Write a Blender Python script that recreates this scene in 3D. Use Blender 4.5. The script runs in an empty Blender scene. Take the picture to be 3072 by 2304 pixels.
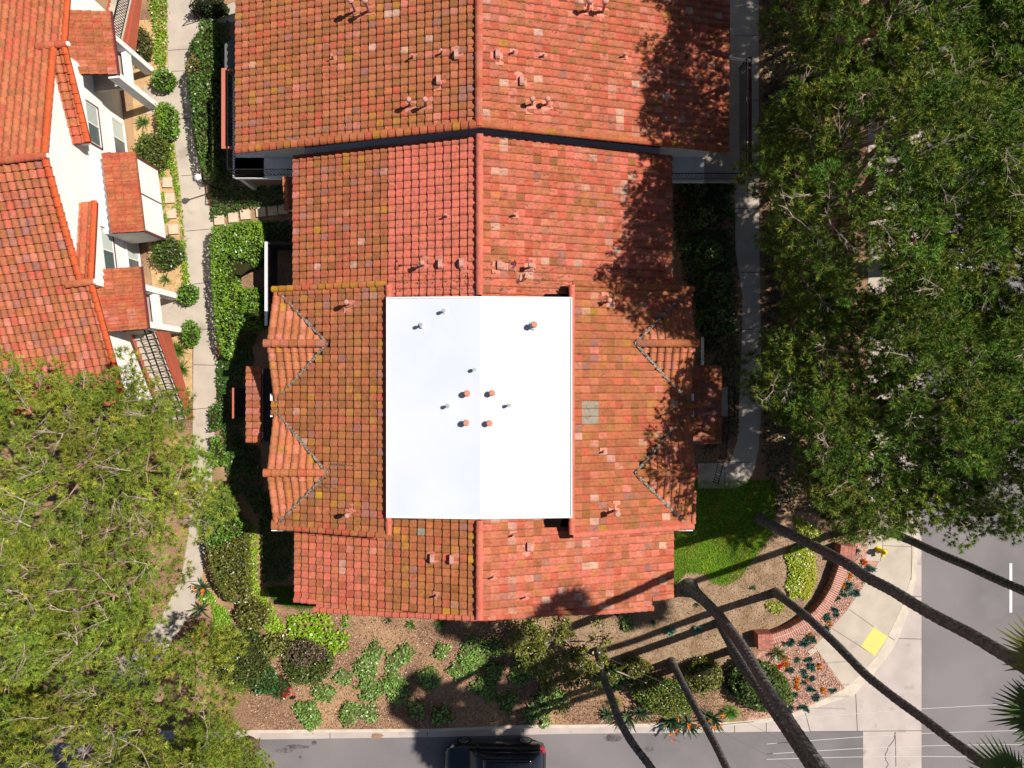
import bpy, math, random
import numpy as np
from mathutils import Vector
random.seed(7); RNG = np.random.default_rng(7)
D = bpy.data; SC = bpy.context.scene; COL = SC.collection

# ------------------------------------------------------------------ camera, sky, sun
H = 36.0; F = 2190.0; CX = 1536.0; CY = 1152.0          # drone height (m) and lens measured from the photograph
cam = D.objects.new('camera', D.cameras.new('camera')); COL.objects.link(cam)
cam.location = (0, 0, H); cam.rotation_euler = (0, 0, 0)
cam.data.sensor_width = 36; cam.data.lens = 36 * F / 3072; cam.data.clip_end = 2000; cam.data.clip_start = 0.5
SC.camera = cam
SUN_AZ = math.atan2(0.953, 0.303); SUN_EL = math.radians(53.5)
w = D.worlds.new('World'); SC.world = w; w.use_nodes = True
nt = w.node_tree; bg = nt.nodes['Background']
sky = nt.nodes.new('ShaderNodeTexSky'); sky.sky_type = 'NISHITA'; sky.sun_disc = False
sky.sun_elevation = SUN_EL; sky.sun_rotation = SUN_AZ
nt.links.new(sky.outputs[0], bg.inputs[0]); bg.inputs[1].default_value = 0.05
sl = D.lights.new('sun', 'SUN'); sl.energy = 5.0; sl.angle = math.radians(0.5); sl.color = (1.0, 0.94, 0.85)
so = D.objects.new('sun', sl); COL.objects.link(so)
sd = Vector((math.sin(SUN_AZ) * math.cos(SUN_EL), math.cos(SUN_AZ) * math.cos(SUN_EL), math.sin(SUN_EL)))
so.rotation_euler = sd.to_track_quat('Z', 'Y').to_euler(); so.location = sd * 80
SC.view_settings.view_transform = 'Standard'; SC.view_settings.look = 'None'
SC.view_settings.exposure = 0.30; SC.view_settings.gamma = 1
SC.render.engine = 'CYCLES'; SC.cycles.max_bounces = 6; SC.cycles.diffuse_bounces = 2

# ------------------------------------------------------------------ helpers
def P(px, py, z=0.0):
    """world point seen at photo pixel px,py when it stands at height z"""
    return Vector(((px - CX) / F * (H - z), (CY - py) / F * (H - z), z))

def onplane(px, py, z0, gx, gy):
    X = (px - CX) / F; Y = (CY - py) / F; g = gx * X + gy * Y
    z = (z0 + H * g) / (1 + g)
    return Vector((X * (H - z), Y * (H - z), z))

def inpoly(x, y, poly):
    c = False; n = len(poly); j = n - 1
    for i in range(n):
        xi, yi = poly[i][0], poly[i][1]; xj, yj = poly[j][0], poly[j][1]
        if (yi > y) != (yj > y) and x < (xj - xi) * (y - yi) / (yj - yi) + xi: c = not c
        j = i
    return c

def inpoly_np(X, Y, poly):
    c = np.zeros(len(X), bool); n = len(poly); j = n - 1
    for i in range(n):
        xi, yi = poly[i][0], poly[i][1]; xj, yj = poly[j][0], poly[j][1]
        m = ((yi > Y) != (yj > Y)) & (X < (xj - xi) * (Y - yi) / ((yj - yi) or 1e-9) + xi)
        c ^= m; j = i
    return c

def tag(o, label=None, cat=None, group=None, kind=None):
    if label: o['label'] = label
    if cat: o['category'] = cat
    if group: o['group'] = group
    if kind: o['kind'] = kind
    return o

def empty(name, loc=(0, 0, 0), label=None, cat=None, group=None):
    o = D.objects.new(name, None); COL.objects.link(o); o.location = loc; o.empty_display_size = 0.3
    return tag(o, label, cat, group)

class MB:
    def __init__(s): s.v = []; s.f = []; s.m = []; s.c = []; s.mi = 0; s.col = (1, 1, 1)
    def add(s, vs, fs):
        b = len(s.v); s.v += [tuple(p) for p in vs]; s.c += [s.col] * len(vs)
        for f in fs: s.f.append([b + i for i in f]); s.m.append(s.mi)
    def box(s, x0, x1, y0, y1, z0, z1):
        s.add([(x0, y0, z0), (x1, y0, z0), (x1, y1, z0), (x0, y1, z0), (x0, y0, z1), (x1, y0, z1), (x1, y1, z1), (x0, y1, z1)],
              [(0, 3, 2, 1), (4, 5, 6, 7), (0, 1, 5, 4), (1, 2, 6, 5), (2, 3, 7, 6), (3, 0, 4, 7)])
    def obox(s, c, ax, ay, hx, hy, z0, z1):
        """box on axes ax, ay (unit xy vectors), half sizes hx, hy"""
        p = []
        for z in (z0, z1):
            for sx, sy in ((-1, -1), (1, -1), (1, 1), (-1, 1)):
                p.append((c[0] + ax[0] * hx * sx + ay[0] * hy * sy, c[1] + ax[1] * hx * sx + ay[1] * hy * sy, z))
        s.add(p, [(0, 3, 2, 1), (4, 5, 6, 7), (0, 1, 5, 4), (1, 2, 6, 5), (2, 3, 7, 6), (3, 0, 4, 7)])
    def beam(s, a, b, w, h):
        a = Vector(a); b = Vector(b); d = (b - a).normalized()
        up = Vector((0, 0, 1)) if abs(d.z) < 0.95 else Vector((0, 1, 0))
        r = d.cross(up).normalized(); u = r.cross(d)
        p = []
        for q in (a, b):
            for sx, sy in ((-1, -1), (1, -1), (1, 1), (-1, 1)): p.append(q + r * w / 2 * sx + u * h / 2 * sy)
        s.add(p, [(0, 3, 2, 1), (4, 5, 6, 7), (0, 1, 5, 4), (1, 2, 6, 5), (2, 3, 7, 6), (3, 0, 4, 7)])
    def prism(s, pts, dz):
        """ngon of 3-D points extruded downward by dz"""
        n = len(pts); s.add([Vector(p) for p in pts] + [Vector(p) - Vector((0, 0, dz)) for p in pts],
              [list(range(n)), list(range(2 * n - 1, n - 1, -1))] + [(i, i + n, (i + 1) % n + n, (i + 1) % n) for i in range(n)])
    def extrude(s, pts, vec):
        n = len(pts); v = Vector(vec); s.add([Vector(p) for p in pts] + [Vector(p) + v for p in pts],
              [list(range(n)), list(range(2 * n - 1, n - 1, -1))] + [(i, i + n, (i + 1) % n + n, (i + 1) % n) for i in range(n)])
    def tube(s, pts, rad, n=8, cap=True, bump=0.0):
        base = len(s.v); rings = []
        for i, p in enumerate(pts):
            p = Vector(p)
            d = (Vector(pts[min(i + 1, len(pts) - 1)]) - Vector(pts[max(i - 1, 0)])).normalized()
            up = Vector((1, 0, 0)) if abs(d.z) > 0.9 else Vector((0, 0, 1))
            r = d.cross(up).normalized(); u = r.cross(d)
            rr = rad[i] if hasattr(rad, '__len__') else rad
            ring = []
            for k in range(n):
                t = 2 * math.pi * k / n; q = rr * (1 + bump * random.uniform(-1, 1))
                ring.append(p + r * math.cos(t) * q + u * math.sin(t) * q)
            rings += ring
        fs = []
        for i in range(len(pts) - 1):
            for k in range(n):
                fs.append((i * n + k, i * n + (k + 1) % n, (i + 1) * n + (k + 1) % n, (i + 1) * n + k))
        if cap: fs.append(list(range(n - 1, -1, -1))); fs.append([(len(pts) - 1) * n + k for k in range(n)])
        s.add(rings, fs)
    def build(s, name, mats, parent=None, smooth=False, loc=None):
        me = D.meshes.new(name); me.from_pydata(s.v, [], s.f)
        if not isinstance(mats, (list, tuple)): mats = [mats]
        for m in mats: me.materials.append(m)
        if len(mats) > 1: me.polygons.foreach_set('material_index', s.m)
        if smooth: me.polygons.foreach_set('use_smooth', [True] * len(me.polygons))
        at = me.color_attributes.new('tcol', 'FLOAT_COLOR', 'POINT')
        a = np.ones((len(s.v), 4), np.float32); a[:, :3] = np.array(s.c, np.float32).reshape(-1, 3)
        at.data.foreach_set('color', a.ravel())
        me.update(); o = D.objects.new(name, me); COL.objects.link(o)
        if parent:
            o.parent = parent
            o.matrix_parent_inverse = parent_world(parent).inverted()
        return o

def parent_world(o):
    from mathutils import Matrix
    m = Matrix.Translation(o.location)
    # every thing here is translated only, and every part sits at its parent's origin frame
    if o.parent: return Matrix.Identity(4) if o.type == 'MESH' else m
    return m if o.type == 'EMPTY' else Matrix.Translation(o.location)

def fast(name, V, nper, cols, mat, parent=None):
    """V (N*nper,3) array of separate faces, each nper verts; cols (N,3)"""
    V = np.ascontiguousarray(V, np.float32); n = len(V); nf = n // nper
    me = D.meshes.new(name); me.vertices.add(n); me.vertices.foreach_set('co', V.ravel())
    me.loops.add(n); me.loops.foreach_set('vertex_index', np.arange(n, dtype=np.int32))
    me.polygons.add(nf); me.polygons.foreach_set('loop_start', np.arange(0, n, nper, dtype=np.int32))
    me.update(calc_edges=True); me.materials.append(mat)
    at = me.color_attributes.new('tcol', 'FLOAT_COLOR', 'POINT')
    a = np.ones((n, 4), np.float32); a[:, :3] = np.repeat(cols, nper, axis=0); at.data.foreach_set('color', a.ravel())
    o = D.objects.new(name, me); COL.objects.link(o)
    if parent:
        o.parent = parent; o.matrix_parent_inverse = parent_world(parent).inverted()
    return o

# ------------------------------------------------------------------ materials
def mat(name, col=(0.5, 0.5, 0.5), rough=0.7, col2=None, scale=8.0, detail=6, lo=0.35, hi=0.65, metal=0.0, spec=0.3, attr=False,
        bump=0.0, bscale=40.0, speck=None, spscale=60, spt=0.62, trans=0.0, stain=None):
    m = D.materials.new(name); m.use_nodes = True; n = m.node_tree; b = n.nodes['Principled BSDF']; L = n.links
    b.inputs['Roughness'].default_value = rough; b.inputs['Metallic'].default_value = metal
    b.inputs['Specular IOR Level'].default_value = spec
    tc = n.nodes.new('ShaderNodeNewGeometry').outputs['Position']
    def noise(sc, det=detail):
        t = n.nodes.new('ShaderNodeTexNoise'); t.inputs['Scale'].default_value = sc; t.inputs['Detail'].default_value = det
        L.new(tc, t.inputs['Vector']); return t.outputs['Fac']
    def ramp(src, lo, hi):
        r = n.nodes.new('ShaderNodeMapRange'); r.inputs[1].default_value = lo; r.inputs[2].default_value = hi
        L.new(src, r.inputs[0]); return r.outputs[0]
    def mix(f, a, bb, mode='MIX'):
        x = n.nodes.new('ShaderNodeMix'); x.data_type = 'RGBA'; x.blend_type = mode
        if isinstance(f, float): x.inputs[0].default_value = f
        else: L.new(f, x.inputs[0])
        for i, q in ((6, a), (7, bb)):
            if isinstance(q, tuple): x.inputs[i].default_value = (*q, 1)
            else: L.new(q, x.inputs[i])
        return x.outputs[2]
    if attr:
        at = n.nodes.new('ShaderNodeAttribute'); at.attribute_name = 'tcol'; base = at.outputs['Color']
        if col2: base = mix(ramp(noise(scale), lo, hi), base, mix(1.0, base, col2, 'MULTIPLY'))
    else:
        base = col
        if col2: base = mix(ramp(noise(scale), lo, hi), col, col2)
    if stain:
        base = mix(ramp(noise(stain[1], 5), stain[2], stain[3]), base, stain[0])
    if speck:
        base = mix(ramp(noise(spscale, 3), spt, spt + 0.05), base, speck)
    if isinstance(base, tuple): b.inputs['Base Color'].default_value = (*base, 1)
    else: L.new(base, b.inputs['Base Color'])
    if bump:
        bp = n.nodes.new('ShaderNodeBump'); bp.inputs['Strength'].default_value = bump; bp.inputs['Distance'].default_value = 0.02
        L.new(noise(bscale, 4), bp.inputs['Height']); L.new(bp.outputs[0], b.inputs['Normal'])
    if trans:
        tr = n.nodes.new('ShaderNodeBsdfTranslucent'); ms = n.nodes.new('ShaderNodeMixShader'); ms.inputs[0].default_value = trans
        if isinstance(base, tuple): tr.inputs[0].default_value = (*base, 1)
        else: L.new(base, tr.inputs[0])
        L.new(b.outputs[0], ms.inputs[1]); L.new(tr.outputs[0], ms.inputs[2]); L.new(ms.outputs[0], n.nodes['Material Output'].inputs['Surface'])
    return m

M = {}
M['tile'] = mat('clay_tile', attr=True, col2=(0.72, 0.68, 0.6), scale=7, lo=0.45, hi=0.75, rough=0.8, spec=0.15, bump=0.25, bscale=60,
                speck=(0.11, 0.07, 0.04), spscale=16, spt=0.64, stain=((.17, .085, .045), 2.6, .50, 1.0))
M['cap'] = mat('clay_cap', attr=True, col2=(0.8, 0.75, 0.7), scale=9, rough=0.75, spec=0.15)
M['under'] = mat('roof_felt', (0.16, 0.035, 0.02), 0.9)
M['fascia'] = mat('painted_fascia', (0.40, 0.13, 0.09), 0.7)
M['membrane'] = mat('white_membrane', (0.655, 0.665, 0.69), 0.6, col2=(0.625, 0.635, 0.665), scale=0.45, spec=0.2)
M['membrane_shade'] = mat('shaded_white_membrane', (0.555, 0.595, 0.66), 0.6, col2=(0.60, 0.63, 0.68), scale=0.4, spec=0.2)  # same white roof; the slope away from the sun is painted bluer and darker
M['seam'] = mat('welded_seam', (0.61, 0.62, 0.65), 0.5)
M['stucco'] = mat('white_stucco', (0.86, 0.85, 0.83), 0.9, col2=(0.80, 0.785, 0.76), scale=1.4, spec=0.1, bump=0.15, bscale=80)
M['whitepaint'] = mat('white_paint', (0.80, 0.79, 0.78), 0.5)
M['redpaint'] = mat('red_paint', (0.42, 0.095, 0.05), 0.6, col2=(0.36, 0.09, 0.055), scale=3)
M['pinkpaint'] = mat('pink_paint', (0.5, 0.15, 0.1), 0.6)
M['maroon'] = mat('maroon_trim', (0.13, 0.03, 0.035), 0.5)
M['iron'] = mat('black_iron', (0.012, 0.012, 0.013), 0.5)
M['glass'] = mat('window_glass', (0.10, 0.13, 0.13), 0.08, spec=0.6)
M['blind'] = mat('window_blind', (0.5, 0.55, 0.5), 0.8)
M['metal'] = mat('galvanised', (0.45, 0.45, 0.46), 0.45, metal=0.4)
M['dark'] = mat('near_black', (0.006, 0.0045, 0.004), 0.95, spec=0.0)  # near-black; paints in shade on the gable panel and roof notches
M['flash'] = mat('flashing', (0.33, 0.27, 0.22), 0.8, col2=(0.10, 0.08, 0.06), scale=14, lo=0.42, hi=0.55)
M['concrete'] = mat('concrete', (0.50, 0.43, 0.355), 0.9, col2=(0.43, 0.37, 0.31), scale=1.2, spec=0.1, bump=0.1, bscale=120,
                    stain=((0.34, 0.28, 0.23), 0.9, 0.60, 0.75), speck=(0.26, 0.21, 0.17), spscale=30, spt=0.72)
M['kerb'] = mat('kerb_concrete', (0.60, 0.52, 0.43), 0.9, col2=(0.5, 0.43, 0.36), scale=2.5, spec=0.1)
M['gutter'] = mat('gutter_concrete', (0.50, 0.425, 0.39), 0.9, col2=(0.42, 0.36, 0.335), scale=1.0, spec=0.1,
                  stain=((0.27, 0.21, 0.18), 1.3, 0.62, 0.78), speck=(0.18, 0.13, 0.11), spscale=22, spt=0.71)
M['asphalt'] = mat('asphalt', (0.198, 0.180, 0.185), 0.9, col2=(0.155, 0.143, 0.149), scale=0.5, stain=((.22, .198, .2), .25, .45, .62), spec=0.1, bump=0.2, bscale=150,
                   speck=(0.14, 0.12, 0.12), spscale=24, spt=0.70)
M['oil'] = mat('oil_stain', (0.07, 0.06, 0.06), 0.8, col2=(0.17, 0.15, 0.15), scale=5)
M['joint'] = mat('joint_line', (0.10, 0.085, 0.07), 0.95)
M['stone'] = mat('stepping_stone', (0.62, 0.50, 0.36), 0.9, col2=(0.52, 0.42, 0.31), scale=5)
M['yellow'] = mat('yellow_paint', (0.80, 0.60, 0.16), 0.7, col2=(0.70, 0.52, 0.15), scale=6)
M['lane'] = mat('lane_paint', (0.75, 0.72, 0.68), 0.7)
M['mulch'] = mat('bark_mulch', (0.31, 0.185, 0.12), 0.95, col2=(0.12, 0.065, 0.04), scale=13, detail=8, lo=0.42, hi=0.66, spec=0.05, bump=0.8, bscale=22,
                 stain=((0.40, 0.25, 0.14), 0.35, 0.46, 0.62), speck=(0.50, 0.33, 0.22), spscale=26, spt=0.635)
M['soil'] = mat('dry_soil', (0.36, 0.25, 0.165), 0.95, col2=(0.23, 0.145, 0.09), scale=1.6, spec=0.05, bump=0.5, bscale=30, speck=(0.14, 0.08, 0.05), spscale=20, spt=0.66)
M['sand'] = mat('sandy_bed', (0.58, 0.39, 0.20), 0.95, col2=(0.46, 0.30, 0.15), scale=4, spec=0.05, bump=0.5, bscale=30)
M['gravel'] = mat('pink_gravel', (0.55, 0.34, 0.265), 0.9, col2=(0.34, 0.16, 0.11), scale=16, detail=5, lo=0.42, hi=0.6, spec=0.1, bump=0.9, bscale=28,
                  speck=(0.68, 0.50, 0.40), spscale=18, spt=0.62)
M['lawnsoil'] = mat('lawn_soil', (0.09, 0.15, 0.025), 0.95, col2=(0.10, 0.09, 0.03), scale=3)
M['bark'] = mat('pine_bark', (0.36, 0.235, 0.165), 0.95, col2=(0.24, 0.15, 0.10), scale=7, bump=0.5, bscale=25)
M['twig'] = mat('bare_twig', (0.46, 0.37, 0.30), 0.9, col2=(0.3, 0.23, 0.18), scale=6)
M['palmbark'] = mat('palm_bark', (0.175, 0.16, 0.145), 0.95, col2=(0.065, 0.062, 0.06), scale=9, bump=0.8, bscale=18)
M['leaf'] = mat('leaf', attr=True, rough=0.55, spec=0.25, trans=0.22)
M['gloss'] = mat('glossy_leaf', attr=True, rough=0.35, spec=0.5, trans=0.15)
M['needle'] = mat('pine_needle', attr=True, rough=0.65, spec=0.12, trans=0.10)
M['core'] = mat('twiggy_inside', attr=True, rough=0.9, spec=0.05)
M['shadedark'] = mat('shade_dark_paint', (.045, .036, .035), .85)  # near-black colour that puts shade onto the patio wall and porch sheet
M['shadedwall'] = mat('shaded_grey_wall', (.13, .13, .13), .9)  # shade of a white wall put into a dark grey colour
M['brick'] = None
def brick_mat():
    m = D.materials.new('red_brick'); m.use_nodes = True; n = m.node_tree; L = n.links; b = n.nodes['Principled BSDF']
    b.inputs['Roughness'].default_value = 0.9
    at = n.nodes.new('ShaderNodeAttribute'); at.attribute_name = 'tcol'
    L.new(at.outputs['Color'], b.inputs['Base Color']); return m
M['brick'] = brick_mat()
M['carpaint'] = mat('black_car_paint', (0.006, 0.007, 0.009), 0.12, spec=0.6)
M['carpaint'].node_tree.nodes['Principled BSDF'].inputs['Coat Weight'].default_value = 0.6
M['carglass'] = mat('car_glass', (0.008, 0.014, 0.03), 0.05, spec=0.7)
M['tyre'] = mat('tyre_rubber', (0.02, 0.02, 0.02), 0.85)
M['rim'] = mat('alloy_rim', (0.35, 0.35, 0.36), 0.35, metal=0.8)
M['tail'] = mat('tail_lamp', (0.5, 0.02, 0.04), 0.2)
M['lamp'] = mat('clear_lamp', (0.7, 0.7, 0.72), 0.15)
M['graycable'] = mat('dark_cable', (.10, .095, .09), .7)
M['hydrant'] = mat('yellow_hydrant', (0.80, 0.62, 0.01), 0.4)
M['cable'] = mat('grey_cable', (0.55, 0.54, 0.53), 0.6)
M['whitevan'] = mat('white_van_paint', (0.8, 0.8, 0.8), 0.3)
M['awning'] = mat('dark_green_awning', (0.012, 0.028, 0.018), 0.8)

def jit(c, a=0.12, h=0.06):
    k = 1 + random.uniform(-a, a)
    return tuple(max(0.004, x * k * (1 + random.uniform(-h, h))) for x in c)

# ------------------------------------------------------------------ ground
def slab(name, pts, z, th, m, kind='structure', px=True, label=None, cat=None, parent=None):
    q = [P(x, y, 0) if px else Vector((x, y, 0)) for x, y in pts]
    # ccw
    a = sum(q[i].x * q[(i + 1) % len(q)].y - q[(i + 1) % len(q)].x * q[i].y for i in range(len(q)))
    if a < 0: q.reverse()
    mb = MB()
    if th: mb.prism([(p.x, p.y, z) for p in q], th)
    else: mb.add([(p.x, p.y, z) for p in q], [list(range(len(q)))])
    o = mb.build(name, m, parent); tag(o, label, cat, kind=kind)
    return o

RZ = -0.14
mb = MB(); mb.add([(-400, -400, RZ - 0.01), (400, -400, RZ - 0.01), (400, 400, RZ - 0.01), (-400, 400, RZ - 0.01)], [(0, 1, 2, 3)])
tag(mb.build('ground', M['soil']), kind='structure')
# planted ground: everything behind the kerb
kerb_in = [(-900, 2196), (800, 2190), (1300, 2186), (1540, 2176), (1900, 2172), (2200, 2166), (2300, 2155), (2380, 2138), (2470, 2098), (2533, 2066),
           (2582, 2023), (2630, 1968), (2665, 1908), (2710, 1811), (2734, 1728), (2742, 1600), (2745, -1500)]
kerb_out = [(-900, 2206), (800, 2199), (1300, 2195), (1540, 2185), (1900, 2181), (2200, 2176), (2300, 2167), (2386, 2150), (2478, 2112), (2561, 2086),
            (2616, 2027), (2672, 1957), (2693, 1922), (2729, 1825), (2748, 1728), (2754, 1600), (2756, -1500)]
slab('planting_ground', kerb_in + [(-900, -1500)], 0.0, 0.15, M['mulch'])
mb = MB()
q0 = [P(x, y) for x, y in kerb_in]; q1 = [P(x, y) for x, y in kerb_out]
for i in range(len(q0) - 1):
    mb.prism([(q0[i].x, q0[i].y, .006), (q1[i].x, q1[i].y, .006), (q1[i + 1].x, q1[i + 1].y, .006), (q0[i + 1].x, q0[i + 1].y, .006)], 0.16)
tag(mb.build('kerb', M['kerb']), kind='structure')
gut_out = [(-900, 2226), (800, 2222), (1300, 2215), (1700, 2205), (2000, 2203), (2300, 2199), (2593, 2197), (2593, 3400), (2769, 3400), (2769, 2197), (2769, -1500)]
slab('gutter', kerb_out[::-1] + gut_out, RZ + 0.008, 0.0, M['gutter'])
slab('road', [(-900, 2200), (2600, 2150), (2600, 3600), (-900, 3600)], RZ, 0.0, M['asphalt'])
slab('cross_road', [(2765, -1500), (4600, -1500), (4600, 3600), (2765, 3600)], RZ + 0.002, 0.0, M['asphalt'])
# joints in gutter
def lines(name, segs, z, w, m, kind='structure', parent=None):
    mb = MB()
    for i, (x0, y0, x1, y1) in enumerate(segs):
        a = P(x0, y0); b = P(x1, y1); d = (b - a).normalized(); n = Vector((-d.y, d.x, 0)) * w / 2
        zz = z + 0.0004 * (i % 5)
        mb.add([(a - n) + Vector((0, 0, zz)), (b - n) + Vector((0, 0, zz)), (b + n) + Vector((0, 0, zz)), (a + n) + Vector((0, 0, zz))], [(0, 1, 2, 3)])
    o = mb.build(name, m, parent); tag(o, kind=kind); return o
crk = []
x, y = 2690, 2200
while y < 2330:
    nx = x + random.uniform(-7, 5); ny = y + random.uniform(6, 12); crk.append((x, y, nx, ny)); x, y = nx, ny
lines('gutter_joint', [(988, 2196, 988, 2220), (1281, 2190, 1282, 2214), (1570, 2180, 1570, 2208), (2206, 2172, 2206, 2202), (2301, 2160, 2302, 2199),
                       (2418, 2138, 2434, 2198), (2571, 2085, 2576, 2197), (2434, 2198.5, 2769, 2196), (2693, 1918, 2769, 1920), (2735, 1790, 2769, 1792),
                       (2690, 2200, 2692, 2304)] + crk, RZ + 0.014, 0.03, M['joint'])
lines('road_marking', [(3038, 1692, 3038, 1840), (3038, 1300, 3038, 1450), (3038, 900, 3038, 1050), (3038, 500, 3038, 650)], RZ + 0.008, 0.13, M['lane'])
def splot(name, cx, cy, rx, ry, z, m, n=22, seed=1, kind='structure'):
    r = random.Random(seed)
    slab(name, [(cx + rx * math.cos(t * 6.2832 / n) * r.uniform(.75, 1.1), cy + ry * math.sin(t * 6.2832 / n) * r.uniform(.75, 1.1)) for t in range(n)], z, 0, m, kind)
for i, (cx, cy, rx, ry) in enumerate([(1842, 2218, 27, 12), (1950, 2250, 15, 12), (940, 2233, 8, 8), (890, 2245, 40, 7), (850, 2256, 30, 8), (898, 2276, 5, 5), (1283, 2246, 4, 4), (1300, 2249, 3, 3)]):
    splot('oil_patch', cx, cy, rx, ry, RZ + 0.006 + i * 0.0004, M['oil'], seed=i)
splot('leaf_litter', 1131, 2211, 20, 8, RZ + 0.016, M['mulch'], seed=30)

# walkways and pavements
slab('walkway', [(500, -1300), (575, -1300), (580, 0), (582, 60), (700, 8), (715, 8), (715, 66), (640, 72), (600, 80), (585, 160), (578, 400), (612, 560), (640, 672), (640, 800),
                 (645, 900), (650, 1050), (648, 1200), (640, 1400), (620, 1600), (612, 1700), (600, 1765), (575, 1840), (545, 1880), (500, 1950), (440, 2030), (350, 2100), (250, 2060),
                 (420, 1930), (490, 1840), (545, 1730), (566, 1600), (578, 1400), (580, 1152), (582, 900), (569, 860), (560, 800), (545, 600), (521, 400), (505, 200), (502, 0)], 0.03, 0.05, M['concrete'])
lines('walkway_joint', [(504, 152, 580, 147), (511, 215, 562, 213), (540, 357, 585, 355), (545, 528, 600, 524), (559, 694, 636, 687), (580, 853, 640, 845), (583, 987, 645, 989),
                        (581, 1094, 648, 1096), (579, 1228, 646, 1222), (560, 1745, 606, 1742)], 0.0315, 0.03, M['joint'])
slab('porch_floor', [(470, 900), (583, 905), (583, 975), (470, 985)], 0.034, 0.05, M['concrete'])
slab('porch_floor', [(430, 262), (520, 262), (530, 330), (440, 345)], 0.034, 0.05, M['concrete'])
slab('walkway', [(2190, -1200), (2276, -1200), (2276, 600), (2280, 900), (2285, 1200), (2275, 1350), (2262, 1410), (2240, 1448), (2205, 1465), (2094, 1465), (2094, 1388), (2190, 1385), (2212, 1320),
                 (2222, 1100), (2228, 900), (2206, 750), (2204, 520), (2190, 300)], 0.03, 0.05, M['concrete'])
lines('walkway_joint', [(2202, 108, 2275, 108), (2203, 300, 2276, 302), (2204, 626, 2276, 626), (2222, 818, 2280, 818), (2225, 988, 2282, 988), (2222, 1160, 2284, 1160), (2094, 1389, 2262, 1386), (2174, 1388, 2174, 1464)], 0.0315, 0.03, M['joint'])
slab('pavement', [(2602, -1400), (2741, -1400), (2741, 1600), (2733, 1728), (2709, 1811), (2664, 1908), (2629, 1968), (2581, 2023), (2534, 2065), (2443, 1938), (2480, 1900), (2496, 1881), (2541, 1831),
                  (2596, 1749), (2622, 1710), (2637, 1684), (2598, 1681), (2600, 1651), (2604, 1611)], 0.012, 0.02, M['concrete'])
lines('pavement_joint', [(2547, 1828, 2620, 1880), (2496, 1885, 2625, 1967), (2664, 1908, 2683, 1920), (2648, 1560, 2648, 1640), (2648, 1640, 2640, 1684), (2648, 1637, 2735, 1640),
                         (2735, 1560, 2733, 1740), (2610, 1300, 2740, 1300), (2610, 1000, 2740, 1000), (2610, 700, 2740, 700), (2610, 400, 2740, 400), (2610, 100, 2740, 100)], 0.0135, 0.025, M['joint'])
slab('tactile_paving', [(2620, 1882), (2663, 1909), (2625, 1968), (2582, 1938)], 0.0165, 0, M['yellow'])
# beds
slab('sand_bed', [(395, 60), (505, 60), (523, 400), (547, 600), (562, 820), (575, 1000), (578, 1180), (560, 1230), (500, 1230), (440, 700), (400, 380)], 0.004, 0, M['sand'])
slab('soil_bed', [(1700, 1880), (1830, 1842), (2015, 1800), (2040, 1720), (2240, 1700), (2320, 1600), (2400, 1560), (2530, 1560), (2520, 1700), (2470, 1800), (2380, 1885), (2280, 1915), (2230, 1960),
                  (2180, 2000), (2000, 1990), (1850, 1990), (1760, 1960)], 0.005, 0, M['soil'])
slab('gravel_bed', [(2560, 1615), (2604, 1612), (2600, 1680), (2636, 1686), (2596, 1748), (2541, 1830), (2496, 1880), (2442, 1937), (2532, 2065), (2470, 2097), (2380, 2137), (2300, 2154), (2240, 2162),
                    (2250, 2140), (2340, 2130), (2385, 2110), (2370, 2060), (2330, 2010), (2290, 2000), (2262, 1985), (2275, 1960), (2340, 1930), (2440, 1860), (2500, 1780), (2540, 1690)], 0.006, 0, M['gravel'])
LAWN1 = [(2010, 1440), (2330, 1440), (2318, 1600), (2290, 1640), (2250, 1690), (2222, 1732), (2180, 1757), (2140, 1748), (2110, 1722), (2060, 1718), (2030, 1750), (2010, 1775)]
LAWN2 = [(800, 1760), (905, 1760), (950, 1800), (948, 1822), (900, 1826), (850, 1815), (815, 1795)]
slab('lawn_soil', LAWN1, 0.008, 0, M['lawnsoil']); slab('lawn_soil', LAWN2, 0.008, 0, M['lawnsoil'])

# ------------------------------------------------------------------ vegetation helpers
def unit(v): return v / np.maximum(np.linalg.norm(v, axis=1, keepdims=True), 1e-9)
def leaf_quads(C, size, up=0.6, aspect=0.55):
    n = len(C); d = unit(RNG.normal(size=(n, 3)) * [1, 1, .5] + [0, 0, .1])
    nrm = unit(RNG.normal(size=(n, 3)) * (1 - up) + np.array([.15, .05, 1.0]) * up)
    s = unit(np.cross(nrm, d)); d = unit(np.cross(s, nrm))
    L = (size * RNG.uniform(.7, 1.3, n))[:, None]; W = L * aspect
    V = np.stack([C - d * L * .5, C + s * W * .5, C + d * L * .5, C - s * W * .5], 1)
    return V.reshape(-1, 3)
def vcols(n, base, var=0.2, alt=None, altp=0.0, group=None):
    c = np.tile(np.array(base, float), (n, 1))
    if alt is not None:
        m = RNG.random(n) < altp; c[m] = alt
    c = c * (1 + RNG.uniform(-var, var, (n, 1))) * (1 + RNG.uniform(-.08, .08, (n, 3)))
    return np.clip(c, .003, 1)

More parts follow.
